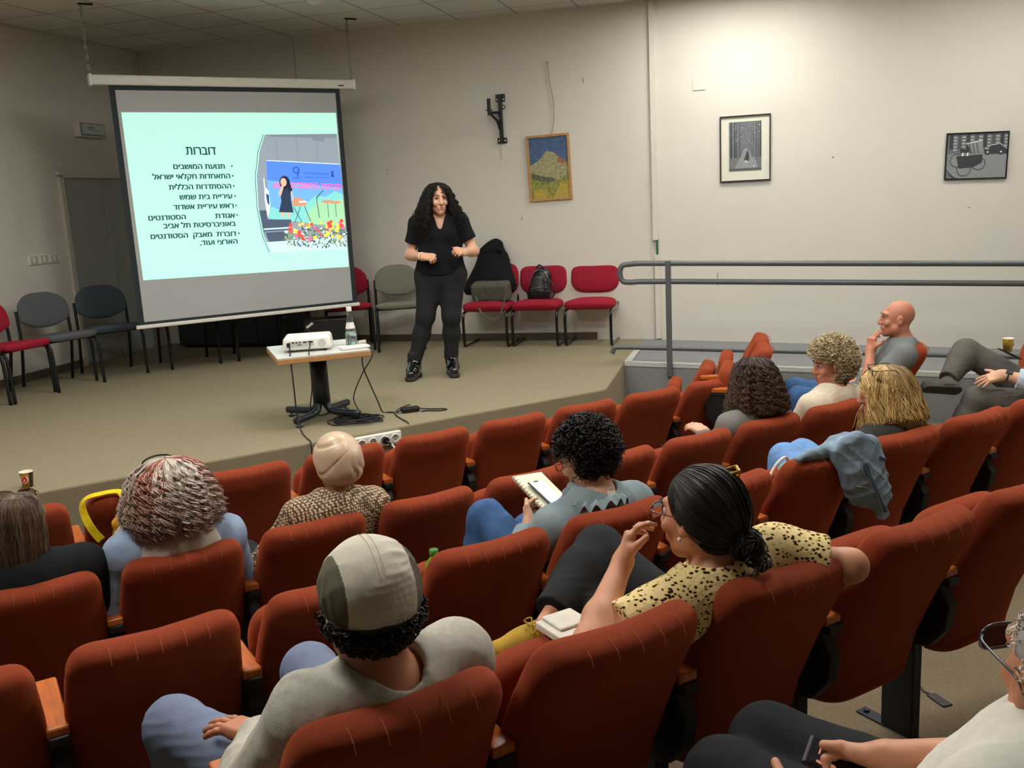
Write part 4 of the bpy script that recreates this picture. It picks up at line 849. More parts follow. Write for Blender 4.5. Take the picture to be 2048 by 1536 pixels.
def hair(root,org,c,R,prof,cols,n=500,npt=26,curl=.01,freq=5,thick=.003,face=.9,facez=.04,sx=1.0,sy=1.08,y0=-.015,zend=(-.25,-.1),zst=(.02,.13),lay=(.86,1.04),drift=.25,seed=1,core=True,wave=0,gray=None,colfun=None,flick=0,name='hair',fringe=0,top=None,clump=5,back=None):
    """hair envelope = surface of revolution r(z) in head space; strands run down it, curled by helix offsets"""
    r = np.random.default_rng(seed); zs = np.array([p[0] for p in prof])[::-1]; rs = np.array([p[1] for p in prof])[::-1]; rad = lambda z: np.interp(z,zs,rs)
    zmax = zs.max(); st = []; C = np.array(cols,float)
    for i in range(n):
        if i%clump==0 or clump<2:
            phi0 = r.uniform(-math.pi,math.pi); la0 = r.uniform(*lay); z0 = zmax-abs(r.normal(0,1))*(zmax-zst[0])*.45 if top is None else r.uniform(*top); z00 = max(z0,zst[0]); z10 = r.uniform(*zend); dphi0 = r.normal(0,drift); ph0 = r.uniform(0,6.28); ff0 = r.uniform(.7,1.3); cu0 = r.uniform(.5,1.4); cb = r.uniform(.7,1.3)
        phi = phi0+r.normal(0,.035); la = la0+r.normal(0,.012); z0 = z00; z1 = z10+r.normal(0,.012)
        dphi = dphi0; t = np.linspace(0,1,npt)
        zz = z0+(z1-z0)*t; ang = phi+dphi*t
        if abs(phi)<face*1.15:          # parted above the forehead and swept to the side
            sg = 1 if phi>.12 else -1; z0 = max(z0,zmax-.045*abs(r.normal())); zz = z0+(z1-z0)*t; e_ = face*(1.12+.3*r.random()); ang = sg*(abs(phi)+(max(e_,abs(phi))-abs(phi))*np.clip(t*5,0,1)**.7)+max(0,sg*dphi)*sg*t
        R_ = rad(zz)*la; x = R_*np.sin(ang)*sx; y = R_*np.cos(ang)*sy+y0
        ph = ph0+r.normal(0,.7); f = freq*ff0*abs(z1-z0)/.3; g = np.clip(t*4,0.15,1); cu = curl*cu0
        tx,ty = np.cos(ang),-np.sin(ang)
        off1 = cu*g*np.cos(f*6.28*t+ph); off2 = cu*g*np.sin(f*6.28*t+ph)
        wv = wave*np.sin(6.28*t*1.5+ph)*g
        x = x+tx*(off1+wv)+np.sin(ang)*off2; y = y+ty*(off1+wv)+np.cos(ang)*off2
        if flick: x = x+np.sin(ang)*flick*t**3*r.random(); y = y+np.cos(ang)*flick*t**3*r.random()
        P = np.stack([x,y,zz+.35*off2],1); P = np.array(c)+P@R.T-org
        if back is not None:      # hair rests against the chair back instead of passing through it
            d_ = (P+org-back[0])@back[1]; k_ = (P[:,2]+org[2]<back[2]); P = P+np.outer(np.where(k_,np.maximum(0,.012*r.random()-d_),0),back[1])
        cc = C[r.integers(len(C))]*r.uniform(.85,1.15)*cb
        if colfun: cc = colfun(ang.mean(),t[:,None],cc,r)
        st.append((P,thick*r.uniform(.7,1.25)*np.clip(1.15-.75*t**2,.3,1),cc))
    V,Q,CC = tubes(st)
    if core:
        nz,na = 30,40; zc = np.linspace(zmax*.999,zend[0]+.25*(zend[1]-zend[0]),nz); an = np.linspace(-math.pi,math.pi,na,endpoint=False)
        Z = np.repeat(zc[:,None],na,1); A = np.repeat(an[None],nz,0); fm = np.cos(A)>math.cos(face*1.02); Z = np.where(fm,np.maximum(Z,facez+.015),Z)
        Rr = rad(Z)*lay[0]*.97; X = Rr*np.sin(A)*sx; Y = Rr*np.cos(A)*sy+y0; W = np.array(c)+np.stack([X,Y,Z],-1).reshape(-1,3)@R.T-org
        i = np.arange(nz-1)[:,None]*na; k = np.arange(na)[None]; k2 = (k+1)%na; q = np.stack([i+k,i+k2,i+na+k2,i+na+k],-1).reshape(-1,4)
        dead = (fm[:-1]&fm[1:]&(Z[:-1]<=facez+.016)&(Z[1:]<=facez+.016)); q = q[~dead.reshape(-1)]
        cc = np.tile(C.mean(0)*.6,(len(W),1))
        if colfun: cc = np.array([np.mean(colfun(a,np.array([[.5]]),C.mean(0)*.75,r),0).ravel() if True else 0 for a in A.ravel()])
        Q = np.vstack([Q,q+len(V)]); V = np.vstack([V,W]); CC = np.vstack([CC,cc])
    return npmesh(name,V,Q,M['hair'],root,col=CC)
def short_hair(root,org,c,R,cols,n=900,L=.03,curl=.006,thick=.0025,hs=1.0,hairline=.05,neck=-.06,seed=1,zmin=-.2,name='hair',puff=1.0,sdf=None,front=.075,under=None):
    """short curly hair: a scalp shell plus many small curls standing on it"""
    r = np.random.default_rng(seed); C = np.array(cols,float); st = []
    ra = np.array([.083,.104,.098])*hs*puff; cc0 = np.array([0,-.018,.03])*hs
    i = 0
    while i<n:
        d = nrm(r.normal(size=3)); p = cc0+d*ra
        if p[1]>front*hs and p[2]<.085*hs: continue
        if p[1]>.0 and p[2]<hairline*hs: continue
        if p[2]<neck*hs or p[2]<zmin: continue
        if under is not None and np.dot(p/hs-np.array([0,-.03,-.005]),under)>-.004: continue
        i += 1; t = np.linspace(0,1,9); ph = r.uniform(0,6.28); side = nrm(np.cross(d,r.normal(size=3))); up_ = np.cross(d,side); l = L*r.uniform(.6,1.3)
        P = p[None]+d[None]*(l*np.sin(t*1.8)[:,None]*.6-.004)+side[None]*(l*.8*t[:,None])+curl*(np.cos(10*t+ph)[:,None]*up_[None]+np.sin(10*t+ph)[:,None]*d[None])
        st.append((np.array(c)+P@R.T-org,thick*r.uniform(.7,1.3),C[r.integers(len(C))]*r.uniform(.7,1.25)))
    V,Q,CC = tubes(st); s = sdf or SDF()
    w = lambda *p: np.array(c)-org+R@(np.array(p)*hs)
    s.ell(w(0,-.018,.03),ra*.985,R,.01); s.ell(w(0,-.05,-.03),np.array([.07,.06,.06])*hs,R,.03)
    s.ell(w(0,.11,-.03),np.array([.11,.09,.10])*hs,R,.02,sub=True); s.cut(w(0,0,neck-.02),-R[:,2])
    for x in (-1,1): s.ell(w(x*.1,.02,-.03),np.array([.05,.06,.07])*hs,R,.01,sub=True)
    if under is not None: s.ell(w(0,-.018,.04),np.array([.072,.094,.2])*hs,R,.01,sub=True); s.cut(w(0,-.03,.02),R@np.array(under))
    V2,Q2 = s.mesh(.005); cc = np.tile(C.mean(0)*.6,(len(V2),1))
    return npmesh(name,np.vstack([V,V2]),np.vstack([Q,Q2+len(V)]),M['hair'],root,col=np.vstack([CC,cc]))
# ---- skin and cloth materials ----------------------------------------------
def skin_mat(name,col,red='#b5604a'):
    m,N,Lk,b = node_mat(name); tc = N.new('ShaderNodeTexCoord'); n = N.new('ShaderNodeTexNoise'); n.inputs['Scale'].default_value = 22; n.inputs['Detail'].default_value = 5; Lk.new(tc.outputs['Object'],n.inputs['Vector'])
    r = N.new('ShaderNodeValToRGB'); Lk.new(n.outputs['Fac'],r.inputs[0]); a,c = np.array(lin(col)),np.array(lin(red)); r.color_ramp.elements[0].position=.35; r.color_ramp.elements[0].color = tuple(a); r.color_ramp.elements[1].position=.85; r.color_ramp.elements[1].color = tuple(a*.72+c*.28); Lk.new(r.outputs[0],b.inputs['Base Color'])
    b.inputs['Roughness'].default_value = .5; b.inputs['Subsurface Weight'].default_value = .12; b.inputs['Subsurface Radius'].default_value = (.012,.005,.003); b.inputs['Subsurface Scale'].default_value = .6
    n2 = N.new('ShaderNodeTexNoise'); n2.inputs['Scale'].default_value = 350; Lk.new(tc.outputs['Object'],n2.inputs['Vector']); bp = N.new('ShaderNodeBump'); bp.inputs['Strength'].default_value = .12; bp.inputs['Distance'].default_value = .004; Lk.new(n2.outputs['Fac'],bp.inputs['Height']); Lk.new(bp.outputs[0],b.inputs['Normal']); return m
M['skin1'] = skin_mat('skin_warm','#c98f6d'); M['skin2'] = skin_mat('skin_light','#d8a88a'); M['skin3'] = skin_mat('skin_tan','#b87a58'); M['skin4'] = skin_mat('skin_ruddy','#c48469','#b04a38')
M['eyewhite'] = mat('eye_white','#dcd6cc',.2); M['iris'] = mat('iris','#2a1a12',.1); M['nail'] = mat('nail','#e3b3a0',.25)
cloth = lambda name,col,**k: mat(name,col,k.pop('rough',.9),k.pop('var',.06),k.pop('vscale',30),k.pop('bump',.3),k.pop('bscale',500),spec=.2,**k)
M['blackknit'] = cloth('black_knit','#16181a'); M['blacktee'] = cloth('black_tee','#14161a',sheen=.15); M['blackjean'] = cloth('black_denim','#26282b'); M['greytee'] = cloth('grey_tee','#b9b5a9',var=.1,vscale=60); M['bluejean'] = cloth('blue_denim','#3f5f8c',var=.18,vscale=25)
M['palejean'] = cloth('pale_denim','#8fa4bd',var=.15,vscale=20); M['greyjean'] = cloth('grey_blue_denim','#75809a',var=.1,vscale=14); M['ltjean'] = cloth('light_blue_denim','#6f97cc',var=.1); M['slate'] = cloth('slate_blouse','#84959a',bump=.2,bscale=200); M['cream'] = cloth('cream_fleece','#d8cbb4'); M['greyknit'] = cloth('grey_knit','#85827c',bump=.8,bscale=220)
M['greytrs'] = cloth('grey_trousers','#635f59'); M['greytee2'] = cloth('grey_blue_tee','#747b7a'); M['skyshirt'] = cloth('sky_shirt','#c3d3e6'); M['whiteshirt'] = cloth('offwhite_shirt','#d9d6cb'); M['darkgrey'] = cloth('dark_grey_top','#35342f'); M['oatmeal'] = cloth('oatmeal_hood','#b9b0a2')
M['boot'] = mat('patent_leather','#0c0d0e',.12,coat=.8); M['sole'] = mat('rubber_sole','#26282a',.7); M['capcloth'] = cloth('cap_cotton','#cfc9ba',var=.08,vscale=14,bump=.25,bscale=28); M['capmesh'] = mat('cap_mesh','#5f5a48',.9,.1,20)
def spots_mat():
    m,N,Lk,b = node_mat('spotted_blouse'); tc = N.new('ShaderNodeTexCoord'); mp = N.new('ShaderNodeMapping'); Lk.new(tc.outputs['Object'],mp.inputs[0]); mp.inputs['Scale'].default_value = (1,1,1.5)
    no = N.new('ShaderNodeTexNoise'); no.inputs['Scale'].default_value = 55; Lk.new(mp.outputs[0],no.inputs['Vector']); mx = N.new('ShaderNodeVectorMath'); mx.operation = 'MULTIPLY_ADD'; Lk.new(no.outputs['Color'],mx.inputs[0]); mx.inputs[1].default_value = (.012,.012,.012); Lk.new(mp.outputs[0],mx.inputs[2])
    v = N.new('ShaderNodeTexVoronoi'); v.inputs['Scale'].default_value = 70; v.inputs['Randomness'].default_value = .75; Lk.new(mx.outputs[0],v.inputs['Vector'])
    n2 = N.new('ShaderNodeTexNoise'); n2.inputs['Scale'].default_value = 40; Lk.new(tc.outputs['Object'],n2.inputs['Vector']); ad = N.new('ShaderNodeMath'); ad.operation = 'MULTIPLY_ADD'; Lk.new(n2.outputs['Fac'],ad.inputs[0]); ad.inputs[1].default_value = -.42; Lk.new(v.outputs['Distance'],ad.inputs[2])
    r = N.new('ShaderNodeValToRGB'); Lk.new(ad.outputs[0],r.inputs[0]); E = r.color_ramp.elements; E[0].position = .1; E[0].color = lin('#1d130d'); E[1].position = .14; E[1].color = lin('#dcbb62'); e3 = E.new(.32); e3.color = lin('#e2cd97')
    Lk.new(r.outputs[0],b.inputs['Base Color']); b.inputs['Roughness'].default_value = .8; b.inputs['Specular IOR Level'].default_value = .2; return m
M['spots'] = spots_mat()
def chainprint_mat():
    m,N,Lk,b = node_mat('leaf_chain_print'); tc = N.new('ShaderNodeTexCoord'); mp = N.new('ShaderNodeMapping'); Lk.new(tc.outputs['Object'],mp.inputs[0]); mp.inputs['Rotation'].default_value = (.3,.2,A_R)
    br = N.new('ShaderNodeTexVoronoi'); br.inputs['Scale'].default_value = 80; br.inputs['Randomness'].default_value = .25; Lk.new(mp.outputs[0],br.inputs['Vector'])
    w_ = N.new('ShaderNodeTexWave'); w_.inputs['Scale'].default_value = 22; w_.inputs['Distortion'].default_value = 1.5; w_.bands_direction = 'DIAGONAL'; Lk.new(mp.outputs[0],w_.inputs['Vector'])
    ad = N.new('ShaderNodeMath'); ad.operation = 'MULTIPLY_ADD'; Lk.new(w_.outputs['Fac'],ad.inputs[0]); ad.inputs[1].default_value = .18; Lk.new(br.outputs['Distance'],ad.inputs[2])
    r = N.new('ShaderNodeValToRGB'); Lk.new(ad.outputs[0],r.inputs[0]); E = r.color_ramp.elements; E[0].position = .5; E[0].color = lin('#c9ad8b'); E[1].position = .58; E[1].color = lin('#3a2a1c'); e3 = E.new(.8); e3.color = lin('#5b442d')
    Lk.new(r.outputs[0],b.inputs['Base Color']); b.inputs['Roughness'].default_value = .7; return m
M['chainp'] = chainprint_mat()
# ================================================================== PEOPLE
def ik(a,b,hint,l1,l2):
    a = np.array(a,float); b = np.array(b,float); d = b-a; D = np.linalg.norm(d); 
    if D>.985*(l1+l2): l1,l2 = l1*D/(.985*(l1+l2)),l2*D/(.985*(l1+l2))
    u = d/D; x = (l1*l1-l2*l2+D*D)/(2*D); h = math.sqrt(max(l1*l1-x*x,1e-6)); v = np.array(hint,float)-a; v -= u*np.dot(v,u); return a+u*x+nrm(v)*h
class Fig:
    def __init__(s,label,O,rz,J,male=False,skin='skin1',bulk=1.0,hs=1.0,head=(0,1,0),headup=(0,0,1),h=.007,group='people in the hall'):
        s.O = np.array(O,float); c,sn = math.cos(rz),math.sin(rz); s.A = np.array([[c,-sn,0],[sn,c,0],[0,0,1.]])
        D = dict(pel=(0,.38,.47),belly=(0,.32,.60),chest=(0,.25,.76),neck=(0,.185,.91),head=(0,.235,1.07),shL=(-.17,.21,.86),shR=(.17,.21,.86),hpL=(-.095,.40,.47),hpR=(.095,.40,.47),knL=(-.12,.83,.53),knR=(.12,.83,.53),anL=(-.12,.82,.10),anR=(.12,.82,.10),toL=(-.13,.99,.04),toR=(.13,.99,.04),elL=(-.27,.32,.60),elR=(.27,.32,.60),wrL=(-.14,.52,.60),wrR=(.14,.52,.60))
        D.update(J); s.J = {k:s.W(v) for k,v in D.items()}; s.male = male; s.b = bulk; s.hs = hs; s.skin = M[skin]; s.h = h
        s.HR = frame(s.A@np.array(head,float),s.A@np.array(headup,float))
        s.root = bpy.data.objects.new('person',None); COL.objects.link(s.root); s.root.location = [float(v) for v in s.O]; tag(s.root,label,'person'); s.S = SDF(); s.fine = []; s.Y = s.A[:,1]; s.X = s.A[:,0]
        s.hands = {}
    def W(s,p): return s.O+s.A@np.array(p,float)
    def mk(s,name,sdf,m,h=None,wr=0,sc=1,seed=0,fine=(),ani=None,label=None):
        V,Q = sdf.mesh(h or s.h,fine); V = wrinkle(V,Q,wr,sc,seed,ani) if wr else V
        o = npmesh(name,V,Q,m,s.root,org=s.O)
        if label: o['label'] = label
        return o
    def tf(s):
        J = s.J; sp_ = nrm(J['chest']-J['pel']); return nrm(s.Y-sp_*np.dot(s.Y,sp_))
    def torso(s,S,o,shoulders=True,low=True):
        J = s.J; f = s.tf(); b = s.b; ch,be,pe = (.165,.155,.165) if s.male else (.148,.14,.165)
        if low: S.cap(J['pel'],J['belly'],pe*b+o,be*b+o,.05,flat=f,q=.78)
        S.cap(J['belly'],J['chest'],be*b+o,ch*b+o,.05,flat=f,q=.72)
        S.cap(J['chest'],J['chest']*.35+J['neck']*.65-s.Y*.01,ch*b*.95+o,.085+o,.06,flat=f,q=.7)
        if shoulders:
            m = J['neck']*.75+J['chest']*.25
            for k in 'LR': S.cap(m,J['sh'+k],.066+o,.056*b+o,.06); 
        return S
    def neckpart(s,S):
        a = s.J['head']-s.HR[:,2]*.06*s.hs-s.HR[:,1]*.022*s.hs; r = .056 if s.male else .047; S.cap(s.J['neck']-np.array([0,0,.02]),a,r*1.1,r,.03); 
        S.cap(s.J['neck']-np.array([0,0,.03]),s.J['neck']-np.array([0,0,.05]),.075,.09,.05,flat=s.tf(),q=.8)
    def arm(s,S,k,o=0,t0=0,t1=2,scale=1,flat=True):
        J = s.J; a,e,w = J['sh'+k],J['el'+k],J['wr'+k]; b = s.b*(1.08 if s.male else 1)*scale; r = (.05*b+o,.041*b+o,.038*b+o,.027*b+o)
        if t1<=1: e2 = a+(e-a)*t1; S.cap(a,e2,r[0],r[0]+(r[1]-r[0])*t1,.035,end=flat)
        else:
            S.cap(a,e,r[0],r[1],.035); S.cap(e,e+(w-e)*.3,r[1],r[2]+.003,.03); w2 = e+(w-e)*(t1-1); S.cap(e+(w-e)*.3,w2,r[2]+.003,r[2]+(r[3]-r[2])*(t1-1),.03,end=flat and o>0)
    def leg(s,S,k,o=0,t1=1,end=False,scale=1):
        J = s.J; h_,n,a = J['hp'+k],J['kn'+k],J['an'+k]; b = s.b*scale; S.cap(h_,n,.083*b+o,.056*b+o,.04); S.cap(n,n+(a-n)*.3,.054*b+o,.055*b+o,.04); S.cap(n+(a-n)*.3,n+(a-n)*t1,.055*b+o,.037+o+.008*(1-t1),.03,end=end)
    def hand(s,k,f,back,curl=(.35,.5,.4),thumb=(.4,.2),hs=None,spread=.06,curls=None,fine=.0034,thumb_dir=None):
        f = nrm(s.A@np.array(f,float)); z = s.A@np.array(back,float); z = nrm(z-f*np.dot(z,f)); R = np.stack([np.cross(f,z),f,z],1); side = 1 if k=='L' else -1
        hs = hs or (1.06 if s.male else .96); w_ = s.J['wr'+k]; s.hands[k] = (w_,R,side,curl,hs,spread,curls)
        tips = hand_sdf(s.S,w_,R,side,curl,thumb,hs,spread,curls,thumb_dir=thumb_dir)
        pts = np.array([w_-f*.01]+list(tips)+[w_+f*.085]); s.fine.append((pts.min(0)-.022,pts.max(0)+.022,fine)); return tips
    def body(s,nail=True,face=True,look=(0,0),brow='#1f1814',ears=True,feet=False,lip='#a8605a'):
        S = s.S; J = s.J; head_sdf(S,J['head'],s.HR,s.hs,s.male,ears); s.neckpart(S); s.torso(S,-.012)
        for k in 'LR':
            s.arm(S,k)
            if k not in s.hands: s.hand(k,s.A.T@nrm(J['wr'+k]-J['el'+k]),(0,0,1),fine=.0045)
            s.leg(S,k,-.012,1.0)
            if feet: S.cap(J['an'+k],J['to'+k],.032,.026,.02)
        S.cap(J['hpL'],J['hpR'],.10,.10,.04)
        d = np.array([.115,.13,.135])*s.hs; s.fine.append((J['head']-d,J['head']+d,.0048 if face else .006))
        s.mk('body',S,s.skin,fine=s.fine)
        if nail:
            for k,(w_,R,side,curl,hs,sp_,cs) in s.hands.items(): nails(s.root,s.O,w_,R,side,curl,hs,sp_,cs)
        if face: face_parts(s.root,s.O,J['head'],s.HR,s.hs,look,brow,lip)
        return s
    def top(s,m,sleeve=2.0,o=.014,neck=.072,wr=.004,name='shirt',sc=1,seed=1,loose=0,vneck=0,hem=True,cutdir=None,neckoff=(0,0,0),extra=None,ani=None,h=None):
        T = SDF(); s.torso(T,o+loose); 
        for k in 'LR':
            t = sleeve[k] if isinstance(sleeve,dict) else sleeve; s.arm(T,k,o+(.012 if t<=1 else .006),t1=t)
        if extra: extra(T)
        J = s.J; nk = J['neck']+s.A@np.array(neckoff); a = J['head']-s.HR[:,2]*.02; T.cap(nk+np.array([0,0,.012]),a,neck,neck*.95,.018,sub=True)
        if vneck: T.cap(nk+s.tf()*.06,nk+s.tf()*.14-np.array([0,0,vneck]),.055,.012,.016,sub=True)
        return s.mk(name,T,m,wr=wr,sc=sc,seed=seed,ani=ani,h=h)
    def trousers(s,m,o=.012,t1=.97,wr=.004,name='trousers',seed=2,sc=.8,scale=1.0):
        T = SDF(); J = s.J; T.cap(J['hpL'],J['hpR'],.115*s.b+o,.115*s.b+o,.05); T.cap(J['pel'],J['belly'],.155*s.b+o,.14*s.b+o,.05,flat=s.tf(),q=.8)
        for k in 'LR': s.leg(T,k,o,t1,True,scale)
        T.cut(J['belly']+nrm(J['belly']-J['pel'])*.04,J['belly']-J['pel']); return s.mk(name,T,m,wr=wr,sc=sc,seed=seed)
    def shoes(s,m,sole=None,r=.042,up=None):
        for k in 'LR':
            J = s.J; a,t = J['an'+k],J['to'+k]; d = nrm(t-a); g = np.array([0,0,1.]) if up is None or k not in up else nrm(s.A@np.array(up[k]))
            fl = nrm(d-g*np.dot(d,g)); heel = a-g*.06-fl*.03; tt = heel+fl*.2
            T = SDF(); T.cap(heel,heel+fl*.09,r*.95,r,.02); T.cap(heel+fl*.09,tt,r,r*.8,.02); T.cap(a,heel+fl*.05,.042,.045,.04); T.cut(heel-g*.022,-g); T.cap(a+g*.01,a+g*.09,.036,.04,.006,sub=True)
            o = s.mk('shoe',T,m,h=.006)
            T = SDF(); T.cap(heel-g*.022,tt-g*.022,r*1.0,r*.9,.02); T.cut(heel-g*.01,g); T.cut(heel-g*.034,-g); V,Q = T.mesh(.006); npmesh('sole',V,Q,sole or M['sole'],o,org=s.O)
def seated(row_,u,label,J,**k):
    p = {1:R1,2:R2,3:R3,4:R4,5:.47}[row_]; z = {1:0,2:0,3:.175,4:.345,5:.52}[row_]
    return Fig(label,row(u,p,z),A_R,J,**k)
BLK = [lin('#14100e')[:3],lin('#1d1714')[:3],lin('#0d0b0a')[:3]]
def ring_tube(c,R,a,b,n=40,t0=0,t1=2*math.pi):      # ellipse arc in the local xy of R
    t = np.linspace(t0,t1,n); return np.array(c)+np.outer(a*np.cos(t),R[:,0])+np.outer(b*np.sin(t),R[:,1])
def glasses(root,org,c,R,hs,m,lensm=None,z=.006,y=.108,w=.029,hh=.02,r=.0022,name='glasses',label=None):
    P = lambda x,yy,zz: np.array(c)+R@(np.array([x,yy,zz])*hs)-org
    g = bpy.data.objects.new(name,None); COL.objects.link(g); g.parent = root
    if label: g['label'] = label
    mb = MB()
    for s in (-1,1):
        t = np.linspace(0,2*math.pi,24,endpoint=False); mb.tube([P(s*.036+w*np.sign(math.cos(a))*abs(math.cos(a))**.7,y-.006*abs(math.cos(a)) if s*math.cos(a)>0 else y,z+hh*np.sign(math.sin(a))*abs(math.sin(a))**.7) for a in t],r,6,closed=True)
    mb.tube([P(-.009,y,z+.006),P(0,y+.003,z+.009),P(.009,y,z+.006)],r,6); mb.build('rim',m,g,smooth=True)
    for s in (-1,1):
        mb = MB(); mb.tube(spline([P(s*.066,y-.006,z+.01),P(s*.08,y-.03,z+.009),P(s*.086,.0,z+.006),P(s*.084,-.02,z-.012)],16),r*.9,6); mb.build('temple',m,g,smooth=True)
        if lensm is not None:
            mb = MB(); t = np.linspace(0,2*math.pi,24,endpoint=False); mb.poly([P(s*.036+w*.95*np.sign(math.cos(a))*abs(math.cos(a))**.7,y-.001,z+hh*.95*np.sign(math.sin(a))*abs(math.sin(a))**.7) for a in t]); mb.build('lens',lensm,g)
    return g
M['frameblk'] = mat('glasses_black','#131110',.25,coat=.4); M['framemet'] = mat('glasses_metal','#8e9296',.2,metal=.8); M['tort'] = mat('tortoiseshell','#5a3a22',.25,.4,120); M['gold'] = mat('gold_metal','#c9a04a',.25,metal=.9)
m,N,Lk,b = node_mat('tinted_lens'); b.inputs['Base Color'].default_value = lin('#6a5a52'); b.inputs['Transmission Weight'].default_value = .85; b.inputs['Roughness'].default_value = .03; b.inputs['IOR'].default_value = 1.05; M['tint'] = m
m,N,Lk,b = node_mat('clear_lens'); b.inputs['Base Color'].default_value = (.9,.93,.95,1); b.inputs['Transmission Weight'].default_value = .95; b.inputs['Roughness'].default_value = .02; b.inputs['IOR'].default_value = 1.08; M['clear'] = m
# ------------------------------------------------------------------ 1 the speaker on the stage
O = np.array([-.69,8.07,ST]); rzp = face(.16,-.99)-math.pi
def speaker_fig():
    c = lambda X,z,y=0: (X-(-.69),y,z-ST)      # picture-plane helper: local x runs to the left of the figure
    F = Fig('standing woman with long black curls, black tee and black jeans, speaking on the stage',O,math.pi+.0,{},skin='skin2',h=.006)
    W = lambda x,y,z: np.array([O[0]+x,O[1]-y,O[2]+z])     # x to the right in the photo, y toward the audience
    J = dict(pel=W(.13,0,.90),belly=W(.135,.01,1.03),chest=W(.145,.0,1.20),neck=W(.15,-.015,1.355),head=W(.15,.025,1.505),shL=W(.315,0,1.305),shR=W(-.035,0,1.305),hpL=W(.22,0,.86),hpR=W(.035,0,.86),knL=W(.20,.05,.52),knR=W(-.02,.05,.53),anL=W(.175,-.02,.14),anR=W(-.14,.05,.14),toL=W(.20,.13,.035),toR=W(-.17,.21,.035),wrL=W(.345,.22,1.065),wrR=W(.0,.19,1.045))
    J['elL'] = ik(J['shL'],J['wrL'],W(.50,-.15,1.0),.27,.235); J['elR'] = ik(J['shR'],J['wrR'],W(-.22,-.15,1.0),.27,.235)
    F.J.update(J); F.HR = frame((.30,-.95,-.03)); F.Y = np.array([.05,-1,0]); F.X = np.array([-1,0,0]); F.hs = 1.04
    F.A = np.eye(3)
    F.hand('R',(.85,-.45,-.1),(-.1,-.6,.75),curls=[(.5,.9,.6),(.55,1.0,.7),(.6,1.0,.7),(.65,1.0,.7)],thumb=(.2,.3),fine=.004,thumb_dir=(.35,.9,-.1))
    F.hand('L',(-.35,-.85,.15),(.75,-.2,.55),curls=[(.6,.9,.6),(.7,1.0,.7),(.7,1.1,.7),(.75,1.1,.7)],thumb=(.2,.3),fine=.004,thumb_dir=(.3,.9,-.15))
    F.body(look=(.25,0),lip='#9c5b55')
    def bust(T):
        for x in (-.07,.075): T.ell(J['chest']+np.array([x,-.085,.015]),(.075,.065,.075),k=.05)
        T.cap(J['chest'],J['belly'],.158,.165,.05,flat=(0,1,0),q=.75); T.cap(J['belly'],J['pel']+np.array([0,0,.0]),.168,.226,.05,flat=(0,1,0),q=.68); T.cut(J['pel']-np.array([0,0,.02]),(0,0,-1))
    F.top(M['blacktee'],sleeve=.62,o=.016,neck=.062,vneck=.1,wr=.003,name='tee_shirt',extra=bust,loose=.004)
    T = SDF(); T.cap(J['hpL'],J['hpR'],.125,.125,.06,flat=(0,1,0),q=.88); T.cap(J['pel'],J['belly'],.178,.15,.05,flat=(0,1,0),q=.8)
    for k in 'LR': T.cap(J['hp'+k],J['kn'+k],  .122,.08,.05); T.chain([J['kn'+k],J['kn'+k]*.6+J['an'+k]*.4+np.array([0,.02,0]),J['an'+k]+np.array([0,0,.0])],[.073,.072,.055],.04); T.cap(J['an'+k]+np.array([0,0,.05]),J['an'+k]+np.array([0,0,.01]),.06,.06,.01,end=True)
    F.mk('jeans',T,M['blackjean'],wr=.003,sc=1.2,seed=3)
    for k in 'LR':
        a,t = J['an'+k],J['to'+k]; fl = nrm((t-a)*np.array([1,1,0])); T = SDF(); g = np.array([0,0,1.])
        T.cap(a+g*.075,a-g*.05,.052,.052,.03,end=False); T.cut(a+g*.09,g); T.cap(a-g*.07-fl*.02,a-g*.075+fl*.08,.045,.05,.03); T.cap(a-g*.01,a-g*.06+fl*.085,.052,.048,.03); T.cap(a-g*.075+fl*.08,a-g*.085+fl*.16,.048,.038,.03); T.cut(np.array([0,0,ST+.03]),-g)
        o = F.mk('boot',T,M['boot'],h=.005)
        T = SDF(); T.cap(a*[1,1,0]+g*(ST+.02)-fl*.03,a*[1,1,0]+g*(ST+.02)+fl*.165,.05,.046,.02); T.cut(np.array([0,0,ST+.036]),g); T.cut(np.array([0,0,ST+.001]),-g); T.box(a*[1,1,0]+g*ST+fl*.045,(.06,.022,.014),R=np.stack([np.cross(fl,g),fl,g],1),rd=.004,sub=True); V,Q = T.mesh(.005); npmesh('sole',V,Q,M['sole'],o,org=F.O)
        mb = MB(); rt = np.cross(fl,g)
        for i in range(6):
            q = a+g*(.07-.026*i)+fl*(.05+.0035*i+(.02*(i-3) if i>3 else 0)); mb.tube([q-rt*.02-fl*.006,q+fl*.004,q+rt*.02-fl*.006-g*.012],.0032,5); mb.tube([q+rt*.02-fl*.006,q+fl*.004,q-rt*.02-fl*.006-g*.012],.0032,5)
        mb.tube(spline([a+g*.035+fl*.05,a+g*.04+fl*.07+rt*.03,a+g*.01+fl*.075+rt*.045,a+g*.02+fl*.05]),.003,5); mb.V = [v-F.O for v in mb.V]; mb.build('laces',M['cable'],o)
    H = J['head']; HR = F.HR
    hair(F.root,F.O,H,HR,[(.138,.001),(0.134,.03),(.128,.06),(.1,.095),(.05,.118),(-.01,.14),(-.08,.165),(-.15,.185),(-.21,.19),(-.27,.17)],BLK,n=1400,npt=46,curl=.012,freq=5.5,thick=.0022,face=.62,facez=.1,zend=(-.29,-.14),zst=(-.02,.13),lay=(.82,1.05),seed=11,flick=.07,y0=-.02,sy=.95)
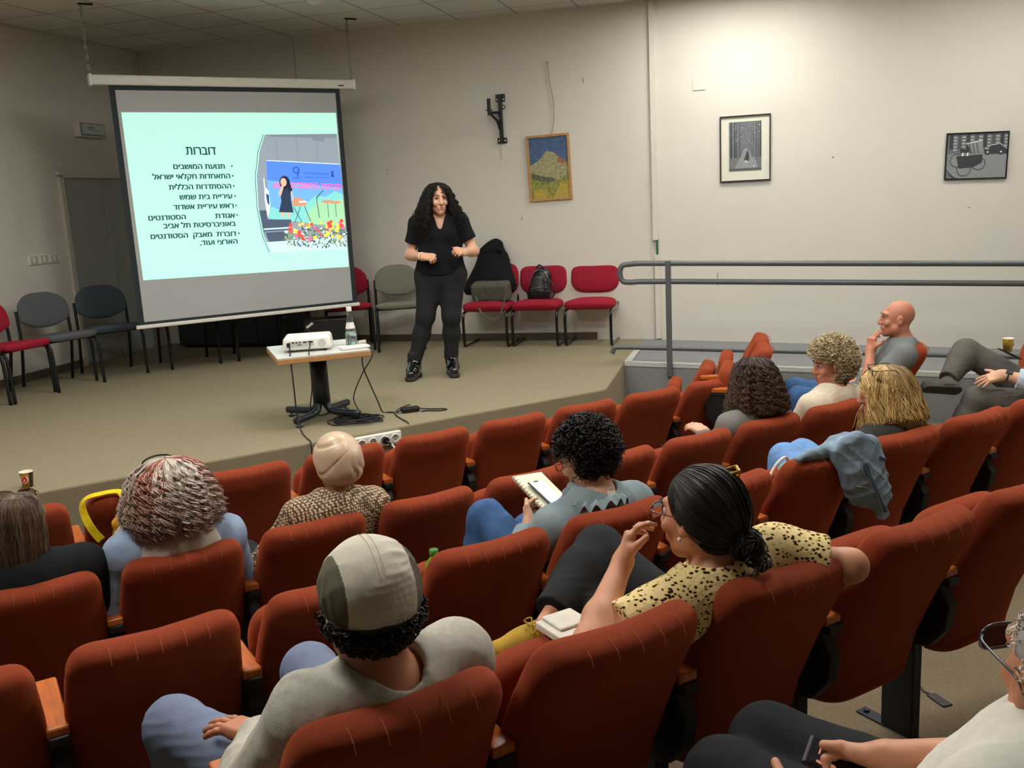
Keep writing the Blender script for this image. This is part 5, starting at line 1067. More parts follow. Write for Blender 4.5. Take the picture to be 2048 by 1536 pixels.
    mb = MB(); c = J['wrR']-F.O+np.array([-.005,.004,0]); d = nrm(J['wrR']-J['elR']); Rb = frame(d); mb.tube(ring_tube(c,np.stack([Rb[:,0],Rb[:,2],Rb[:,1]],1),.031,.031,28)[:-1],.006,8,closed=True); o = mb.build('bracelet',mat('ivory_band','#e5dcc0',.4),F.root,smooth=True)
    # clicker held in the left hand
    w_,R,side,*_ = F.hands['L']; cl = thing('presentation_remote','small black presentation remote held in the speaker\'s left hand','remote',w_+R@np.array([.012,.078,-.03])); mb = MB(); RR = np.stack([R[:,1],R[:,0],R[:,2]],1); mb.box((0,0,0),(.03,.11,.014),R=np.stack([R[:,1],-R[:,0],R[:,2]],1)); mb.build('remote_body',M['blackpl'],cl,bevel=.004)
    return F
speaker_fig()
# ------------------------------------------------------------------ 2 man with the cap (nearest row)
def cap_man():
    F = seated(4,.632,'man in beige cap and grey top, seen from behind, hand on his jeans',dict(pel=(.04,.43,.49),belly=(.04,.36,.6),chest=(.04,.255,.73),neck=(.025,.165,.88),head=(.032,.21,1.035),shL=(-.115,.215,.835),shR=(.225,.22,.85),knL=(-.27,.90,.53),knR=(.10,.90,.57),anL=(-.26,.86,.10),anR=(.12,.88,.12),toL=(-.27,1.03,.04),toR=(.12,1.04,.04),hpL=(-.05,.42,.49),hpR=(.15,.42,.49),elL=(-.225,.35,.62),wrL=(-.14,.53,.645),wrR=(.27,.62,.62),elR=(.33,.38,.60)),male=True,skin='skin3',bulk=.98,h=.006,head=(.12,.98,-.16),hs=1.06)
    F.hand('L',(-.55,.83,.05),(.1,.15,1),curls=[(.12,.2,.2),(.1,.22,.2),(.14,.25,.2),(.2,.3,.2)],thumb=(-.3,.1),spread=.17,fine=.003,hs=1.05,thumb_dir=(.85,.5,-.15))
    F.body(brow='#15100d'); F.top(M['greytee'],sleeve=2.0,o=.02,neck=.074,wr=.007,name='grey_top',sc=.7,seed=5,loose=.006,neckoff=(.02,-.0,.006),h=.005)
    F.trousers(M['greyjean'],o=.018,wr=.005); F.shoes(M['blackpl'])
    H,R,hs = F.J['head'],F.HR,F.hs; short_hair(F.root,F.O,H,R,BLK,n=1300,L=.028,curl=.007,thick=.0022,hs=hs,neck=-.135,seed=4,puff=1.07,under=(0,-.3,.95))
    # the cap: crown, mesh side panels, band, brim
    g = bpy.data.objects.new('cap',None); COL.objects.link(g); g.parent = F.root; g['label'] = 'beige cotton cap with mesh side panels'
    w = lambda *p: H+R@(np.array(p)*hs); tl = nrm(R@np.array([0,-.55,.85]))
    T = SDF(); T.ell(w(0,-.02,.038),np.array([.098,.118,.104])*hs,R,.01); T.ell(w(0,-.02,.03),np.array([.09,.11,.097])*hs,R,.003,sub=True); nv = -nrm(R@np.array([0,-.3,.95])); T.cut(w(0,-.03,-.012),nv); T.ell(w(.0,-.13,-.055),np.array([.05,.05,.04])*hs,R,.006,sub=True)
    V,Q = T.mesh(.0035); V = wrinkle(V,Q,.0028,2.2,3); L_ = (V-H)@R/hs; cen = L_[Q].mean(1); xx = np.abs(cen[:,0]); edge = .094*np.sqrt(np.clip(1-((cen[:,1]+.03)/.11)**2,0,1))
    lowz = (cen-np.array([0,-.03,-.012]))@nrm([0,-.3,.95]); mid = np.where(xx>.066+.012*np.clip((cen[:,1]+.02)/.05,0,1),1,0)*(cen[:,1]<.035)*(lowz>.016)
    npmesh('crown',V,Q,[M['capcloth'],M['capmesh']],g,org=F.O,midx=mid.astype(int))
    T = SDF(); T.ell(w(0,.1,.035),np.array([.078,.085,.012])*hs,frame(R@np.array([0,.97,-.22]),R[:,2]),.01); T.ell(w(0,-.02,.03),np.array([.09,.11,.095])*hs,R,.003,sub=True); V,Q = T.mesh(.004); npmesh('brim',V,Q,M['capcloth'],g,org=F.O)
    mb = MB(); pts = []; o_ = np.array([0,-.03,-.009]); yp = nrm([0,.95,.3]); ra = np.array([.0985,.1185,.1045]); e0 = (o_-np.array([0,-.02,.038]))/ra
    for t in np.linspace(0,2*math.pi,60,endpoint=False):
        dd = (np.array([math.cos(t),0,0])+yp*math.sin(t))/ra; A_,B_,C_ = dd@dd,2*dd@e0,e0@e0-1; k_ = (-B_+math.sqrt(B_*B_-4*A_*C_))/(2*A_); pts.append(w(*(o_+k_*dd*ra))-F.O)
    mb.tube(pts,.0048,6,closed=True); mb.build('rim_band',M['capcloth'],g,smooth=True)
    mb = MB()
    for x in (-.006,.006): mb.tube([w(x,y,.038+.1055*math.sqrt(max(0,1-((y+.02)/.1185)**2-.004)))-F.O for y in np.linspace(.07,-.128,26)],.0007,4)
    mb.build('stitching',mat('cap_stitch','#b0a78c',.9),g)
    return F
cap_man()
# ------------------------------------------------------------------ 3 woman in the spotted blouse
def spotted():
    F = seated(4,1.724,'woman in yellow spotted blouse with black low bun, elbow over the seat back',dict(pel=(0,.46,.47),belly=(-.03,.385,.6),chest=(-.07,.26,.74),neck=(-.105,.175,.865),head=(-.125,.24,1.015),shL=(-.27,.20,.80),shR=(.07,.17,.875),elL=(-.50,.22,.775),wrL=(-.29,.36,.885),elR=(.22,.04,.85),wrR=(.29,.27,.70),knL=(-.14,.83,.60),knR=(.0,.86,.70),hpL=(-.10,.45,.47),hpR=(.1,.45,.47),anR=(-.33,.70,.595),toR=(-.49,.74,.525),anL=(-.15,.82,.14),toL=(-.16,.99,.05)),skin='skin1',bulk=1.0,h=.0055,head=(-.2,.97,-.06),hs=1.0)
    F.hand('L',(.38,.02,.9),(-.75,.55,.25),curls=[(.35,.5,.35),(.5,.6,.4),(.6,.65,.4),(.7,.7,.4)],thumb=(.1,.3),spread=.05,fine=.003,thumb_dir=(.35,.85,-.4))
    F.hand('R',(0,.9,-.4),(.1,.3,.9),fine=.004)
    F.body(brow='#15100d'); F.top(M['spots'],sleeve={'L':.62,'R':.68},o=.018,neck=.078,wr=.006,name='spotted_blouse',sc=.8,seed=8,loose=.004,neckoff=(.0,.02,-.01),h=.005,vneck=.08)
    F.trousers(M['blackjean'],o=.02,t1=.86,wr=.004,name='black_trousers')
    # mustard sneakers
    M['mustard'] = mat('mustard_suede','#b28d2a',.85,.1,30,.3,300); M['ivory'] = mat('ivory_rubber','#ddd6bd',.6)
    for k,up in (('R',(-.1,-.35,.93)),('L',(0,0,1))):
        a,t = F.J['an'+k],F.J['to'+k]; g = nrm(F.A@np.array(up)); d = nrm(t-a); fl = nrm(d-g*np.dot(d,g)); rt = np.cross(fl,g); heel = a-g*.055-fl*.035
        T = SDF(); T.cap(heel,heel+fl*.1,.036,.041,.02); T.cap(heel+fl*.1,heel+fl*.185,.04,.034,.02); T.cap(heel+fl*.03+g*.03,heel+fl*.12+g*.008,.036,.03,.03); T.cap(heel+g*.02,heel+g*.045,.032,.031,.02); T.cap(a+g*.0-fl*.005,a+g*.09-fl*.01,.031,.033,.005,sub=True); T.cut(heel-g*.02,-g)
        o = F.mk('sneaker',T,M['mustard'],h=.004,label='mustard yellow suede sneaker')
        T = SDF(); T.cap(heel-g*.022,heel+fl*.1-g*.022,.039,.043,.02); T.cap(heel+fl*.1-g*.022,heel+fl*.188-g*.022,.043,.036,.02); T.cut(heel-g*.012,g); T.cut(heel-g*.032,-g); V,Q = T.mesh(.004); npmesh('sole',V,Q,M['ivory'],o,org=F.O)
        mb = MB()
        for i in range(5):
            q = heel+fl*(.075+.018*i)+g*(.062-.011*i); mb.tube([q-rt*.022-g*.008,q+g*.004,q+rt*.022-g*.008],.0026,5)
        for s_ in (-1,1): mb.tube(spline([heel+fl*.075+g*.068,heel+fl*.068+g*.074+rt*s_*.02,heel+fl*.085+g*.062+rt*s_*.028,heel+fl*.08+g*.066]),.0026,5)
        mb.V = [v-F.O for v in mb.V]; mb.build('laces',M['mustard'],o)
        mb = MB(); c = heel+fl*.05+g*.005-rt*.0405; Rg = np.stack([fl,g,rt],1); mb.tube(ring_tube(c-F.O,Rg,.015,.015,25)[:-1],.004,6,closed=True,flat=1); mb.build('ring_badge',M['ivory'],o)
    H,R,hs = F.J['head'],F.HR,F.hs; w = lambda *p: H+R@(np.array(p)*hs)
    # combed-back hair with bun
    T = SDF(); T.ell(w(0,-.022,.036),np.array([.085,.107,.098]),R,.01); T.ell(w(0,-.055,-.02),np.array([.072,.068,.07]),R,.03); T.ell(w(0,.13,-.022),np.array([.12,.105,.10]),R,.015,sub=True)
    for x in (-1,1): T.ell(w(x*.1,.03,-.05),np.array([.04,.055,.06]),R,.01,sub=True)
    bun = w(.0,-.135,-.055); T.ell(bun,(.042,.036,.036),R,.012); T.cap(w(0,-.1,-.04),bun,.034,.03,.02); V,Q = T.mesh(.0045); st = []; r = np.random.default_rng(5)
    cc = np.array([0,-.03,.02]); db = nrm(np.array([0,-.135,-.055])-cc); ra = np.array([.0895,.113,.1145])
    for i in range(900):        # strands combed from the hairline back to the bun
        q = r.uniform(0,1); a = r.uniform(-math.pi,math.pi)
        d0 = nrm([math.sin(a)*1.0,.86-.5*abs(math.sin(a)),.78*math.cos(a)]) if abs(a)<2.0 else nrm([math.sin(a),-.15,-.75])
        if abs(a)<2.0 and d0[2]<-.15: d0 = nrm([d0[0],-.12,-.3])
        t = np.linspace(0,.94,22)[:,None]; om = math.acos(np.clip(np.dot(d0,db),-1,1)); D = (np.sin((1-t)*om)*d0+np.sin(t*om)*db)/max(math.sin(om),.05)
        back = np.clip(-D[:,1:2],0,1)*np.clip(.35-D[:,2:3],0,1); P = cc+D*ra*(r.uniform(.99,1.03)+.02*back)+r.normal(0,.0025,3)*np.sin(t*3.1)
        st.append((H+P@R.T-F.O,.0021,BLK[r.integers(3)]*np.array(r.uniform(.8,2.0))))
    for i in range(150):
        d = nrm(r.normal(size=3)); a1 = nrm(np.cross(d,r.normal(size=3))); t = np.linspace(0,1.4*math.pi,14); P = bun+R@(d*.01)+np.outer(np.cos(t),a1)*.04+np.outer(np.sin(t),np.cross(d,a1))*.036; 
        if i<45: P = bun+R@np.array([r.normal(0,.02),-.02,-.005])+np.stack([.012*np.sin(8*np.linspace(0,1,14)+i),-.02*np.linspace(0,1,14)+.008*np.cos(8*np.linspace(0,1,14)+i),-.06*np.linspace(0,1,14)],1)@R.T
        st.append((P-F.O,.0022,BLK[r.integers(3)]*np.array(r.uniform(.8,1.6))))
    V2,Q2,C2 = tubes(st); npmesh('hair',np.vstack([V-F.O,V2]),np.vstack([Q,Q2+len(V)]),M['hair'],F.root,col=np.vstack([np.tile(np.mean(BLK,0),(len(V),1)),C2]))
    # square gold hair clip
    c = w(.035,-.085,.112)-F.O; nz = nrm(R@np.array([.25,-.45,.85])); E = frame(R@np.array([.6,-.6,.2]),nz); mb = MB(); q = [c+E@np.array(p) for p in ((.016,.016,.008),(-.016,.016,.008),(-.016,-.016,.008),(.016,-.016,.008))]
    for i in range(4): mb.tube([q[i],q[(i+1)%4]],.0045,6)
    mb.tube([c+E@np.array((-.03,-.012,0)),c+E@np.array((.03,.01,.004))],.004,6); mb.build('hair_clip',M['gold'],F.root)
    g = glasses(F.root,F.O,H,R,hs,mat('glasses_maroon','#4a2a22',.25,coat=.4),M['clear'],y=.113)
    for x in (-1,1): mb = MB(); mb.lathe([(.001,.006),(.005,.004),(.006,0),(.004,-.005),(.001,-.006)],12,c=w(x*.09,.0,-.042)-F.O); mb.build('earring',M['white'],F.root,smooth=True)
    w_,Rh,side,cu,hh,sp_,cs = F.hands['L']; 
    for off in (0,.006): mb = MB(); p0 = np.array([FX[2],.084,0]); a = cs[2][0]; d = np.array([-.5*sp_,math.cos(a),-math.sin(a)]); c = w_+Rh@((p0+d*(.02+off))*np.array([side,1,1])*hh)-F.O; E = frame(Rh@(d*np.array([side,1,1]))); mb.tube(ring_tube(c,np.stack([E[:,0],E[:,2],E[:,1]],1),.0092,.0092,20)[:-1],.0014,6,closed=True); mb.build('ring',M['framemet'],F.root)
    return F
spotted()
th = thing('paper_napkin','folded white paper on a tipped-up seat cushion below the spotted blouse woman\'s elbow','paper',row(1.178+.07,R4+.31,.345+.77),A_R)
mb = MB(); mb.box((-.03,.0,.012),(.11,.13,.02)); mb.box((-.02,.02,.026),(.09,.09,.008)); mb.build('folded_sheet',M['whiteshirt'],th,bevel=.006)
# ------------------------------------------------------------------ 4 note-taking woman
def noter():
    F = seated(3,2.015,'woman with tousled black hair and ruffled grey blouse, holding a notebook',dict(pel=(0,.42,.47),belly=(0,.36,.6),chest=(-.01,.285,.73),neck=(-.0,.205,.885),head=(-.005,.275,1.035),shL=(-.19,.235,.805),shR=(.175,.235,.815),elL=(-.28,.36,.64),wrL=(-.165,.46,.74),wrR=(.02,.47,.70),elR=(.24,.36,.60),knL=(-.17,.80,.68),knR=(.08,.85,.55),anL=(-.25,.78,.27),toL=(-.30,.93,.22)),skin='skin2',h=.006,head=(-.42,.80,-.38))
    F.hand('L',(.35,.75,.5),(-.8,.3,-.1),curls=[(.5,.6,.4)]*4,fine=.004,thumb_dir=(.5,.8,.1)); F.hand('R',(-.2,.9,.3),(.3,.3,-.8),fine=.004)
    F.body(brow='#15100d'); F.top(M['slate'],sleeve=1.9,o=.022,neck=.068,wr=.007,name='blouse',sc=.8,seed=12,loose=.008,neckoff=(0,-.01,-.015))
    r = np.random.default_rng(3); c = F.J['neck']-F.O+F.A@np.array([-.015,.005,.03]); mb = MB(); n = 150; V = []
    for i in range(n):
        a = 2*math.pi*i/n; rd = np.array([math.cos(a)*1.06,math.sin(a)*.95,0]); zz = -.012-.03*abs(math.cos(a))+.012*math.sin(a); wv = .011*math.sin(17*a+.5*math.sin(5*a)); V += [c+F.A@(rd*.088+np.array([0,0,zz+.03])),c+F.A@(rd*(.108)+np.array([0,0,zz+.032+wv])),c+F.A@(rd*(.127)+np.array([0,0,zz+.014+wv*1.3]))]
    mb.add(V,[(3*i+j,3*((i+1)%n)+j,3*((i+1)%n)+j+1,3*i+j+1) for i in range(n) for j in (0,1)]); mb.build('ruffle_collar',M['slate'],F.root,smooth=True)
    F.trousers(M['bluejean'],o=.022,wr=.007); F.shoes(M['blackpl'])
    H,R = F.J['head'],F.HR; short_hair(F.root,F.O,H,R,BLK,n=2300,L=.045,curl=.011,thick=.0018,neck=-.10,seed=9,puff=1.0)
    glasses(F.root,F.O,H,R,1,M['tort'],M['clear'],y=.112)
    mb = MB(); nk = F.J['neck']-F.O; mb.tube(spline([nk+F.A@np.array(p) for p in ((-.07,.05,.03),(-.06,-.02,.015),(-.0,-.065,.01),(.055,-.035,.035),(.06,.03,.06))],24),.0022,5); mb.build('lanyard_cord',mat('cord_brown','#8a6a55',.7),F.root)
    mb = MB(); mb.box(nk+F.A@np.array([.0,-.078,.025]),(.04,.003,.05),R=F.A@np.array([[.98,-.1,.1],[.1,.9,.35],[-.12,-.35,.93]])); mb.box(nk+F.A@np.array([-.006,-.07,.055]),(.014,.003,.016),R=F.A); o = mb.build('shirt_label',M['white'],F.root); o['label'] = 'white label sticking out of the collar'
    return F
noter()
# notebook and phone
nb = thing('notebook','open cream spiral notebook held on the lap of the note-taking woman','notebook',row(2.015-.03,R3+.57,.175+.835),A_R); nb.rotation_euler = (.42,.1,A_R+.12)
mb = MB(); mb.box((0,0,-.003),(.158,.215,.004)); mb.build('cover',mat('nb_cover','#b9a88a',.6),nb)
mb = MB(); mb.box((0,0,.003),(.155,.212,.008)); mb.build('pages',mat('nb_paper','#efe9cf',.8),nb,bevel=.001)
mb = MB(); [mb.box((.008,.08-.0095*k,.0074),(.118,.0008,.0004)) for k in range(12)]; mb.build('ruled_lines',mat('nb_lines','#c9c4ae',.8),nb)
mb = MB()
for k in range(11): 
    t = np.linspace(0,2*math.pi,10,endpoint=False); mb.tube(np.stack([-.074+.006*np.cos(t),.095-.019*k+0*t,.003+.009*np.sin(t)],1),.0011,4,closed=True)
mb.build('spiral_binding',M['cable'],nb)
ph = thing('phone','phone with a lit white screen lying on the open notebook','phone',row(2.015-.04,R3+.53,.175+.825),A_R); ph.rotation_euler = (.42,.1,A_R+.18)
mb = MB(); mb.box((0,0,.016),(.078,.155,.009)); mb.build('phone_case',mat('phone_green','#35534c',.4),ph,bevel=.012,seg=3)
mb = MB(); mb.box((0,0,.0212),(.068,.144,.001)); mb.box((0,.068,.0218),(.026,.008,.0006),m=1); mb.box((.01,.03,.0217),(.022,.022,.0004),m=2); mb.build('screen',[emit('phone_white','#f3ecf6',.85),M['blackpl'],emit('phone_pink','#e9a6dc',.8)],ph)
# ------------------------------------------------------------------ 5 woman with the turban
def turban():
    F = seated(2,1.222,'woman in a beige satin turban and a brown patterned blouse, seen from behind',dict(pel=(.06,.38,.47),belly=(.09,.31,.6),chest=(.13,.23,.765),neck=(.15,.18,.915),head=(.165,.225,1.075),shL=(-.02,.21,.87),shR=(.31,.21,.855),elL=(-.20,.30,.63),wrL=(-.06,.50,.60),elR=(.38,.30,.62)),skin='skin1',head=(-.15,.98,-.1))
    F.body(); F.top(M['chainp'],sleeve=2.0,o=.024,neck=.062,wr=.006,name='printed_blouse',seed=14,loose=.006,neckoff=(0,0,.012)); F.trousers(M['blackjean']); F.shoes(M['blackpl'])
    H,R = F.J['head'],F.HR; w = lambda *p: H+R@np.array(p); sat = mat('satin_beige','#cbb195',.32,.05,20,.1,60,sheen=.3)
    T = SDF(); T.ell(w(0,-.03,.035),(.103,.128,.112),R,.02); T.ell(w(.0,-.045,-.02),(.098,.1,.075),R,.03); T.ell(w(0,.13,-.07),(.11,.09,.115),R,.02,sub=True); T.cut(w(0,-.02,-.085),nrm(R@np.array([0,.25,-1]))); V,Q = T.mesh(.0045)
    L_ = (V-H)@R; a = np.arctan2(L_[:,0]-.03,L_[:,2]-.09); rr = np.hypot(L_[:,0]-.03,L_[:,2]-.09); N_ = nrm(L_-np.array([0,-.03,.03])) if 0 else (L_-np.array([0,-.03,.03]))/np.linalg.norm(L_-np.array([0,-.03,.03]),axis=1)[:,None]
    V = V+(N_@R.T)*((-.006*np.exp(-(np.sin(3.6*a+14*rr+.8*np.sin(3*a))/.22)**2)*np.clip(rr*9,0,1)-.008*np.exp(-(rr/.03)**2))[:,None]); npmesh('turban_wrap',V,Q,sat,F.root,org=F.O)
    mb = MB(); nk = F.J['neck']-F.O; mb.tube(spline([nk+F.A@np.array(p) for p in ((.02,-.05,-.01),(.03,-.075,-.04),(.035,-.09,-.12),(.03,-.1,-.2))],16),.0035,6,flat=.4); mb.build('yellow_tape',mat('tape_yellow','#d9bd3a',.6),F.root)
    return F
turban()
# ------------------------------------------------------------------ 6 woman with grey and red curls
def curlyred():
    F = seated(2,.676,'woman with big grey-and-red curls and a pale denim jacket with grey hood',dict(chest=(0,.24,.77),neck=(0,.18,.925),head=(0,.23,1.085),shL=(-.19,.21,.875),shR=(.19,.21,.865),elL=(-.27,.28,.63)),skin='skin2',bulk=1.03,head=(-.25,.96,-.05))
    F.body(face=True); F.top(M['palejean'],sleeve=2.0,o=.026,neck=.07,wr=.006,name='denim_jacket',seed=21,loose=.008); F.trousers(M['blackjean']); F.shoes(M['blackpl'])
    J = F.J; T = SDF(); c = J['neck']; A = F.A
    T.cap(c+A@np.array([-.09,.02,.0]),c+A@np.array([-.05,-.07,-.02]),.035,.045,.03); T.cap(c+A@np.array([-.05,-.07,-.02]),c+A@np.array([.05,-.07,-.02]),.045,.045,.03); T.cap(c+A@np.array([.05,-.07,-.02]),c+A@np.array([.09,.02,.0]),.045,.035,.03); T.ell(c+A@np.array([0,-.07,-.055]),(.155,.05,.085),A,.04); T.cap(c+A@np.array([-.1,-.03,-.01]),c+A@np.array([.1,-.03,-.01]),.05,.05,.04); T.cap(c+A@np.array([0,-.02,.06]),c+A@np.array([0,-.01,-.03]),.06,.06,.01,sub=True)
    F.mk('hood',T,M['oatmeal'],wr=.006,seed=4,label='light grey fabric hood')
    g1,g2,g3,rd,br,pale = [np.array(lin(c)[:3]) for c in ('#9a8f87','#b3aaa1','#75685f','#a04f3a','#9c7d64','#d6d0c6')]
    def cf(ang,t,cc,r):
        b_ = np.cos(ang*3+.4); wr_ = .85*math.exp(-((abs(ang)-1.95)/.5)**2); u_ = r.random(); top_ = rd*r.uniform(.8,1.25) if u_<wr_ else (pale if u_<wr_+.55*(abs(ang)>2.3) else g2); tip = br if r.random()<.6 else g1
        return top_*(1-t)**1.2+tip*(1-(1-t)**1.2)
    hair(F.root,F.O,J['head'],F.HR,[(.15,.001),(0.146,.03),(.14,.075),(.105,.125),(.05,.155),(-.02,.175),(-.08,.183),(-.13,.165),(-.18,.12)],[g1,g2,g3],back=(F.W((0,.165,0)),EN,.91),n=2000,npt=64,curl=.0095,freq=8.5,thick=.0019,face=.7,facez=.06,zend=(-.165,-.04),zst=(-.03,.15),lay=(.78,1.06),seed=3,colfun=cf,drift=.18,flick=.03,clump=6)
    mb = MB(); w = lambda *p: J['head']+F.HR@np.array(p)-F.O; mb.tube(spline([w(-.085,.06,.115),w(-.05,.07,.142),w(0,.075,.15),w(.05,.07,.142),w(.085,.06,.115)],20),.004,6); mb.build('sunglasses_rim',M['frameblk'],F.root)
    return F
curlyred()
# ------------------------------------------------------------------ 7 woman in the black sweater
def blacksw():
    F = seated(2,.13,'brown-haired woman in black sweater, sunglasses on her head, at the left edge',dict(chest=(0,.24,.75),neck=(0,.18,.905),head=(-.01,.235,1.075),shL=(-.19,.21,.85),shR=(.19,.21,.865),elR=(.29,.3,.63)),skin='skin2',bulk=1.06,head=(.25,.96,-.06))
    F.body(); F.top(M['blackknit'],sleeve=2.0,o=.026,neck=.075,wr=.006,name='black_sweater',seed=31,loose=.01); F.trousers(M['blackjean']); F.shoes(M['blackpl'])
    J = F.J; bc = [np.array(lin(c)[:3]) for c in ('#4d3c2e','#5c4938','#3e3026','#6b573f')]
    hair(F.root,F.O,J['head'],F.HR,[(.128,.001),(0.124,.03),(.118,.06),(.09,.088),(.04,.102),(-.03,.104),(-.1,.1),(-.16,.095),(-.2,.09)],bc,back=(F.W((0,.165,0)),EN,.91),n=2600,npt=20,curl=.0012,freq=2,thick=.0013,face=1.35,facez=.03,zend=(-.2,-.13),zst=(-.0,.128),lay=(.93,1.02),seed=5,drift=.12,wave=.003)
    glasses(F.root,F.O,J['head']+F.HR@np.array([0,-.035,.0]),F.HR,1.08,M['tort'],M['tint'],z=.098,y=.075,w=.03,hh=.02,name='sunglasses',label='tortoiseshell sunglasses pushed up on the head')
    mb = MB(); c = J['head']+F.HR@np.array([.083,.0,-.07])-F.O; mb.tube(ring_tube(c,np.stack([F.HR[:,1],F.HR[:,2],F.HR[:,0]],1),.019,.022,26)[:-1],.0016,6,closed=True); mb.build('hoop_earring',M['gold'],F.root)
    T = SDF(); T.ell(J['neck']+F.A@np.array([.09,-.0,-.005]),(.05,.05,.018),F.A,.01); F.mk('scarf',T,mat('khaki_scarf','#8f8555',.8),h=.006,wr=.003)
    return F
blacksw()
# ------------------------------------------------------------------ 8 long dark brown curls
def brown():
    F = seated(2,3.952,'woman with long dark brown curls in a grey knitted sweater, seen from behind',dict(pel=(0,.38,.46),chest=(0,.25,.75),neck=(.0,.2,.90),head=(.02,.25,1.08),shL=(-.185,.21,.845),shR=(.185,.21,.845),elL=(-.26,.33,.63),wrL=(-.19,.43,.77)),skin='skin2',head=(-.35,.93,-.05),h=.008)
    F.hand('L',(-.3,.8,.3),(-.3,0,.9),fine=.005); F.body(nail=False); F.top(M['greyknit'],sleeve=1.95,o=.022,neck=.075,wr=.005,name='knit_sweater',seed=41); F.trousers(M['blackjean']); F.shoes(M['blackpl'])
    bc = [np.array(lin(c)[:3]) for c in ('#2a1d16','#35251b','#1f1611','#4a3322')]
    def cf(ang,t,cc,r): return cc*(1-.45*t)+np.array(lin('#6b4a2c')[:3])*.45*t
    hair(F.root,F.O,F.J['head'],F.HR,[(.14,.001),(0.136,.03),(.13,.06),(.1,.1),(.05,.125),(-.03,.15),(-.1,.17),(-.17,.18),(-.23,.165)],bc,back=(F.W((0,.165,0)),EN,.91),n=2000,npt=46,curl=.009,freq=7,thick=.0019,face=.75,facez=.06,zend=(-.24,-.12),zst=(-.02,.14),lay=(.85,1.03),seed=6,colfun=cf); return F
brown()
# ------------------------------------------------------------------ 9 short blond curls
def cream():
    F = seated(2,4.498,'woman with short blond curls in a cream fleece, face turned to the left',dict(pel=(.06,.38,.46),belly=(.1,.32,.6),chest=(.13,.26,.75),neck=(.155,.215,.90),head=(.185,.28,1.07),shL=(-.05,.22,.84),shR=(.31,.22,.845),elL=(-.14,.34,.62)),skin='skin4',head=(-.9,.45,-.1),h=.008)
    F.body(nail=False); F.top(M['cream'],sleeve=1.95,o=.024,neck=.07,wr=.006,name='fleece',seed=51,loose=.008,neckoff=(0,0,.01)); F.trousers(M['bluejean']); F.shoes(M['blackpl'])
    bc = [np.array(lin(c)[:3]) for c in ('#b8a67c','#cfc098','#a08c66','#e0d4b2','#8f7f62')]
    short_hair(F.root,F.O,F.J['head'],F.HR,bc,n=3600,L=.05,curl=.012,thick=.0017,hs=1.0,neck=-.10,seed=9,puff=1.25,front=.06); return F
cream()
# ------------------------------------------------------------------ 10 long blond hair
def blond():
    F = seated(3,3.653,'woman with long wavy blond hair and sunglasses on her head, in a dark top',dict(chest=(.02,.25,.71),neck=(.04,.2,.87),head=(.075,.26,1.03),shL=(-.16,.21,.80),shR=(.215,.21,.785),knL=(.02,.82,.60),knR=(.14,.80,.60),elL=(-.2,.34,.58)),skin='skin4',head=(-.7,.7,-.12),h=.0075)
    F.body(nail=False); F.top(M['darkgrey'],sleeve=1.9,o=.022,neck=.075,wr=.005,name='dark_top',seed=61); F.trousers(M['ltjean'],o=.02); F.shoes(M['blackpl'])
    bc = [np.array(lin(c)[:3]) for c in ('#bf9a58','#d6b472','#a07c45','#e3c88e')]
    def cf(ang,t,cc,r): 
        k = np.clip(1-3*t,0,1)*(.8 if abs(ang)>1.8 else .2); return cc*(1-k)+np.array(lin('#6f5840')[:3])*k
    hair(F.root,F.O,F.J['head'],F.HR,[(.132,.001),(0.128,.03),(.12,.065),(.09,.098),(.04,.118),(-.03,.13),(-.1,.14),(-.17,.15),(-.24,.15),(-.34,.13)],bc,back=(F.W((0,.165,0)),EN,1.09),n=3600,npt=26,curl=.006,freq=2.0,thick=.0014,face=.75,facez=.055,zend=(-.34,-.2),zst=(.0,.132),lay=(.88,1.03),seed=9,colfun=cf,wave=.012,flick=.05)
    glasses(F.root,F.O,F.J['head']+F.HR@np.array([0,-.04,.0]),F.HR,1.12,M['frameblk'],M['tint'],z=.1,y=.085,name='sunglasses',label='black sunglasses pushed up on the head'); return F
blond()
# ------------------------------------------------------------------ 11 bald man in the side block
A_S = math.atan2(-WD[1],-WD[0])-math.pi/2
def bald():
    F = Fig('bald man in a grey tee facing left, fingers raised to his mouth',(2.83,6.28,.2),A_S,dict(pel=(0,.38,.46),belly=(0,.31,.59),chest=(0,.22,.73),neck=(0,.15,.895),head=(0,.20,1.06),shL=(-.19,.17,.83),shR=(.19,.17,.83),elL=(-.26,.40,.62),wrL=(-.10,.375,.85),elR=(.25,.3,.6),wrR=(.12,.5,.57),knL=(-.12,.84,.53),knR=(.14,.86,.54)),male=True,skin='skin4',bulk=1.02,head=(-.1,.99,.04),h=.006)
    F.hand('L',(.15,-.12,.95),(-.5,.8,.1),curls=[(.35,.35,.3),(.4,.4,.3),(.7,.8,.4),(.8,.9,.5)],thumb=(.2,.1),fine=.0035,thumb_dir=(.8,.55,-.2))
    F.body(brow='#5b4634',lip='#a0605a'); F.top(M['greytee2'],sleeve=.7,o=.018,neck=.066,wr=.005,name='tee_shirt',seed=71,loose=.004); F.trousers(M['bluejean'],o=.018); F.shoes(M['blackpl'])
    mb = MB(); c = F.J['chest']-F.O+F.A@np.array([-.02,.14,.02])
    T = SDF(); r = np.random.default_rng(1)
    for i in range(14): p = F.J['chest']+F.A@np.array([r.uniform(-.1,.06),.138+.02*r.random(),r.uniform(-.1,.08)]); T.ell(p,(.022,.014,.016),F.A,.004)
    o = F.mk('shirt_print',T,mat('print_pink','#b8827c',.8,.5,60),h=.006); return F
bald()
